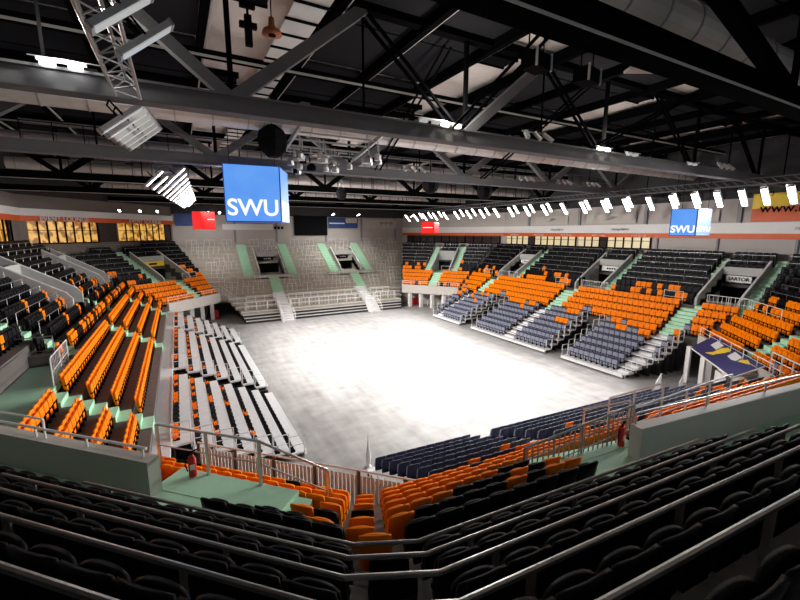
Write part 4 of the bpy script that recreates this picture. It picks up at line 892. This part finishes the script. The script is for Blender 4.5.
lattice(31.4, 7.5, 54, 12.85, 'dark lattice girder carrying the right floodlights', 'truss')
# small lamps on the truss chords
def twin(x, y, z, label, on=True, cold=False):
    t = thing('twin_lamp', label, 'lamp', (x, y, z), 'twin lamps on the trusses')
    mb = MB(); mb.box(-.45, .45, -.06, .06, .02, .07, 'lamphouse'); mb.tube((-.6, 0, .09), (.7, 0, .09), .012, 'steel'); mb.build('bracket', t)
    for q in (-.26, .24): mb = MB(); mb.box(q - .13, q + .13, -.10, .08, -.07, .02, ('lampon' if cold else 'lampwarm') if on else 'lampdim'); mb.build('lamp_head', t)
    if on:
        ld = bpy.data.lights.new('twin_lamp_light', 'POINT'); ld.energy = TWIN; ld.shadow_soft_size = .15; ld.color = (1, .95, .86); lo = bpy.data.objects.new('twin_lamp_light', ld); C.objects.link(lo); lo.parent = t; lo.location = (0, -.2, .6)
for x, y, z, l, on, cd_ in ((-1.95, 12.3, 13.75, 'lit twin lamp on the grey truss at the left', True, True), (8.9, 12.35, 13.75, 'lit warm twin lamp at the middle of the grey truss', True, False), (8.0, 12.35, 13.78, 'unlit twin lamp beside the warm lit one', False, False), (17.5, 12.35, 13.75, 'lit warm twin lamp on the right part of the grey truss', True, False), (25.2, 12.35, 13.7, 'dim twin lamp at the right end of the grey truss', False, False), (19.6, 12.3, 13.7, 'pair of unlit lamps on the grey truss right of centre', False, False)):
    twin(x, y, z, l, on, cd_)
# speakers and other hanging things
def speaker(p, rz, s, label, kind='box'):
    t = thing('loudspeaker', label, 'speaker', p, 'hanging loudspeakers', rz)
    if kind == 'box':
        mb = MB(); mb.box(-.38 * s, .38 * s, -.25 * s, .25 * s, 0, .42 * s, 'ink'); mb.build('cabinet', t); 
        for q in (-.385, .385): mb = MB(); mb.box((q - .02) * s, (q + .02) * s, -.3 * s, -.24 * s, -.02, .45 * s, 'wrail'); mb.tube((q * s, 0, .4 * s), (q * s, 0, 3.9 - .0), .015, 'ink', 4); mb.build('edge_frame', t)
        mb = MB(); mb.box(-.33 * s, .33 * s, -.28 * s, -.25 * s, .04 * s, .38 * s, 'ink'); mb.build('grille', t)
    else:
        mb = MB(); mb.lathe((0, 0, 0), [(.2 * s, -.5 * s), (.42 * s, -.3 * s), (.5 * s, 0), (.42 * s, .3 * s), (.15 * s, .5 * s)], 'ink', 8); mb.build('cabinet', t); mb = MB(); mb.tube((0, 0, .5 * s), (0, 0, 2.0), .02, 'ink', 4); mb.tube((-.3 * s, 0, .3 * s), (0, 0, 1.2 * s), .015, 'steel', 4); mb.tube((.3 * s, 0, .3 * s), (0, 0, 1.2 * s), .015, 'steel', 4); mb.build('suspension', t)
speaker((5.75, 5.5, 12.80), .2, .60, 'dark box speaker with pale edges under the near truss, left one')
speaker((7.1, 5.5, 12.80), .2, .60, 'dark box speaker with pale edges under the near truss, right one')
speaker((3.5, 6.2, 14.3), .2, .8, 'pale edged box at the top centre of the photo')
speaker((4.1, 19.2, 14.0), 0, 1.35, 'black round speaker cluster above the blue cube', 'round')
speaker((15.4, 23.6, 13.2), 0, 1.2, 'black round speaker right of the centre trusses', 'round')
speaker((20.5, 24.0, 13.0), 0, 1.2, 'black round speaker over the right side of the court', 'round')
speaker((11.4, 30.0, 12.9), 0, .9, 'black round speaker far over the court', 'round')
t = thing('loudspeaker', 'small orange horn speaker on the pale roof bay', 'speaker', (3.05, 13.6, 16.05)); mb = MB(); mb.lathe((0, 0, 0), [(.30, -.12), (.26, 0), (.1, .1), (.08, .35)], 'rust', 14); mb.build('horn', t, True); mb = MB(); mb.tube((0, 0, .3), (0, 0, 1.15), .02, 'ink', 4); mb.build('hanger', t); mb = MB(); mb.lathe((0, 0, -.13), [(.12, -.02), (.12, 0)], 'ink', 10); mb.build('driver', t)
t = thing('hook_block', 'small black cross-shaped hook block under the pale roof bay', 'hook', (2.4, 13.8, 16.0)); mb = MB(); mb.box(-.10, .10, -.08, .08, -.45, .4, 'ink'); mb.build('shaft', t); mb = MB(); mb.box(-.25, .25, -.08, .08, .05, .2, 'ink'); mb.box(-.22, .22, -.08, .08, .6, .75, 'ink'); mb.tube((0, 0, .4), (0, 0, .7), .04, 'ink'); mb.build('cross_piece', t)
# lighting rig left of centre
t = thing('lighting_rig', 'cluttered rig of pale bars and small spots over the court', 'rig', (7.0, 18.4, 14.0))
rr = random.Random(5)
for i in range(5): mb = MB(); mb.tube((-1.9, i * .9 - .5, .55 - i * .12), (2.0, i * .9 - .5, .55 - i * .12), .045, 'steel', 6); mb.build('cross_bar', t)
for q in (-1.9, 2.0): mb = MB(); mb.bar((q, -.6, .6), (q, 3.3, 0), .12, .2, 'steel'); mb.build('side_beam', t)
for i in range(26):
    x, y = rr.uniform(-1.9, 2), rr.uniform(-.6, 3.2); k_ = rr.uniform(1.0, 1.6); mb = MB(); mb.lathe((x, y, -.45 - rr.random() * .3 + (y * -.1)), [(.14 * k_, 0), (.15 * k_, .2), (.07, .34)], rr.choice(['lamphouse', 'lamphouse', 'ink', 'steel']), 8); mb.tube((x, y, -.2), (x, y, .3), .02, 'steel', 4); mb.build('spotlight', t)
t = thing('moving_lamps', 'black lamps on a tray behind the near truss at the upper right', 'lamp', (10.6, 6.2, 14.0), None, -.5)
mb = MB(); mb.box(-.7, .7, -.25, .25, -.1, -.04, 'steel'); mb.build('tray', t); mb = MB(); mb.tube((0, .24, -.05), (0, .24, 3.2), .025, 'ink', 5); mb.build('hanger', t)
for x in (-.4, .3): mb = MB(); mb.lathe((x, 0, 0), [(.18, -.04), (.2, .2), (.12, .4)], 'ink', 10); mb.build('lamp_body', t); mb = MB(); mb.lathe((x + .1, -.2, .2), [(.06, 0), (.06, .03)], 'lampdim', 8); mb.build('lens', t)
for k, (x, y) in enumerate(((13.0, 12.3), (22.5, 22.0), (26.5, 22.0), (30, 22), (13, 22.0), (28.5, 12.3))):
    t = thing('stage_light', 'cluster of small pale spotlights on a truss, %s from the camera side' % ordn(k + 1), 'lamp', (x, y, 13.75), 'spot clusters on trusses'); mb = MB(); mb.tube((-.7, 0, .2), (.7, 0, .2), .03, 'steel'); mb.build('bar', t)
    for i in range(3): mb = MB(); mb.bar((-.5 + i * .5, 0, .2), (-.4 + i * .5 + .2 * (i - 1), -.25, -.1), .14, .14, 'lamphouse'); mb.build('lamp_head', t)
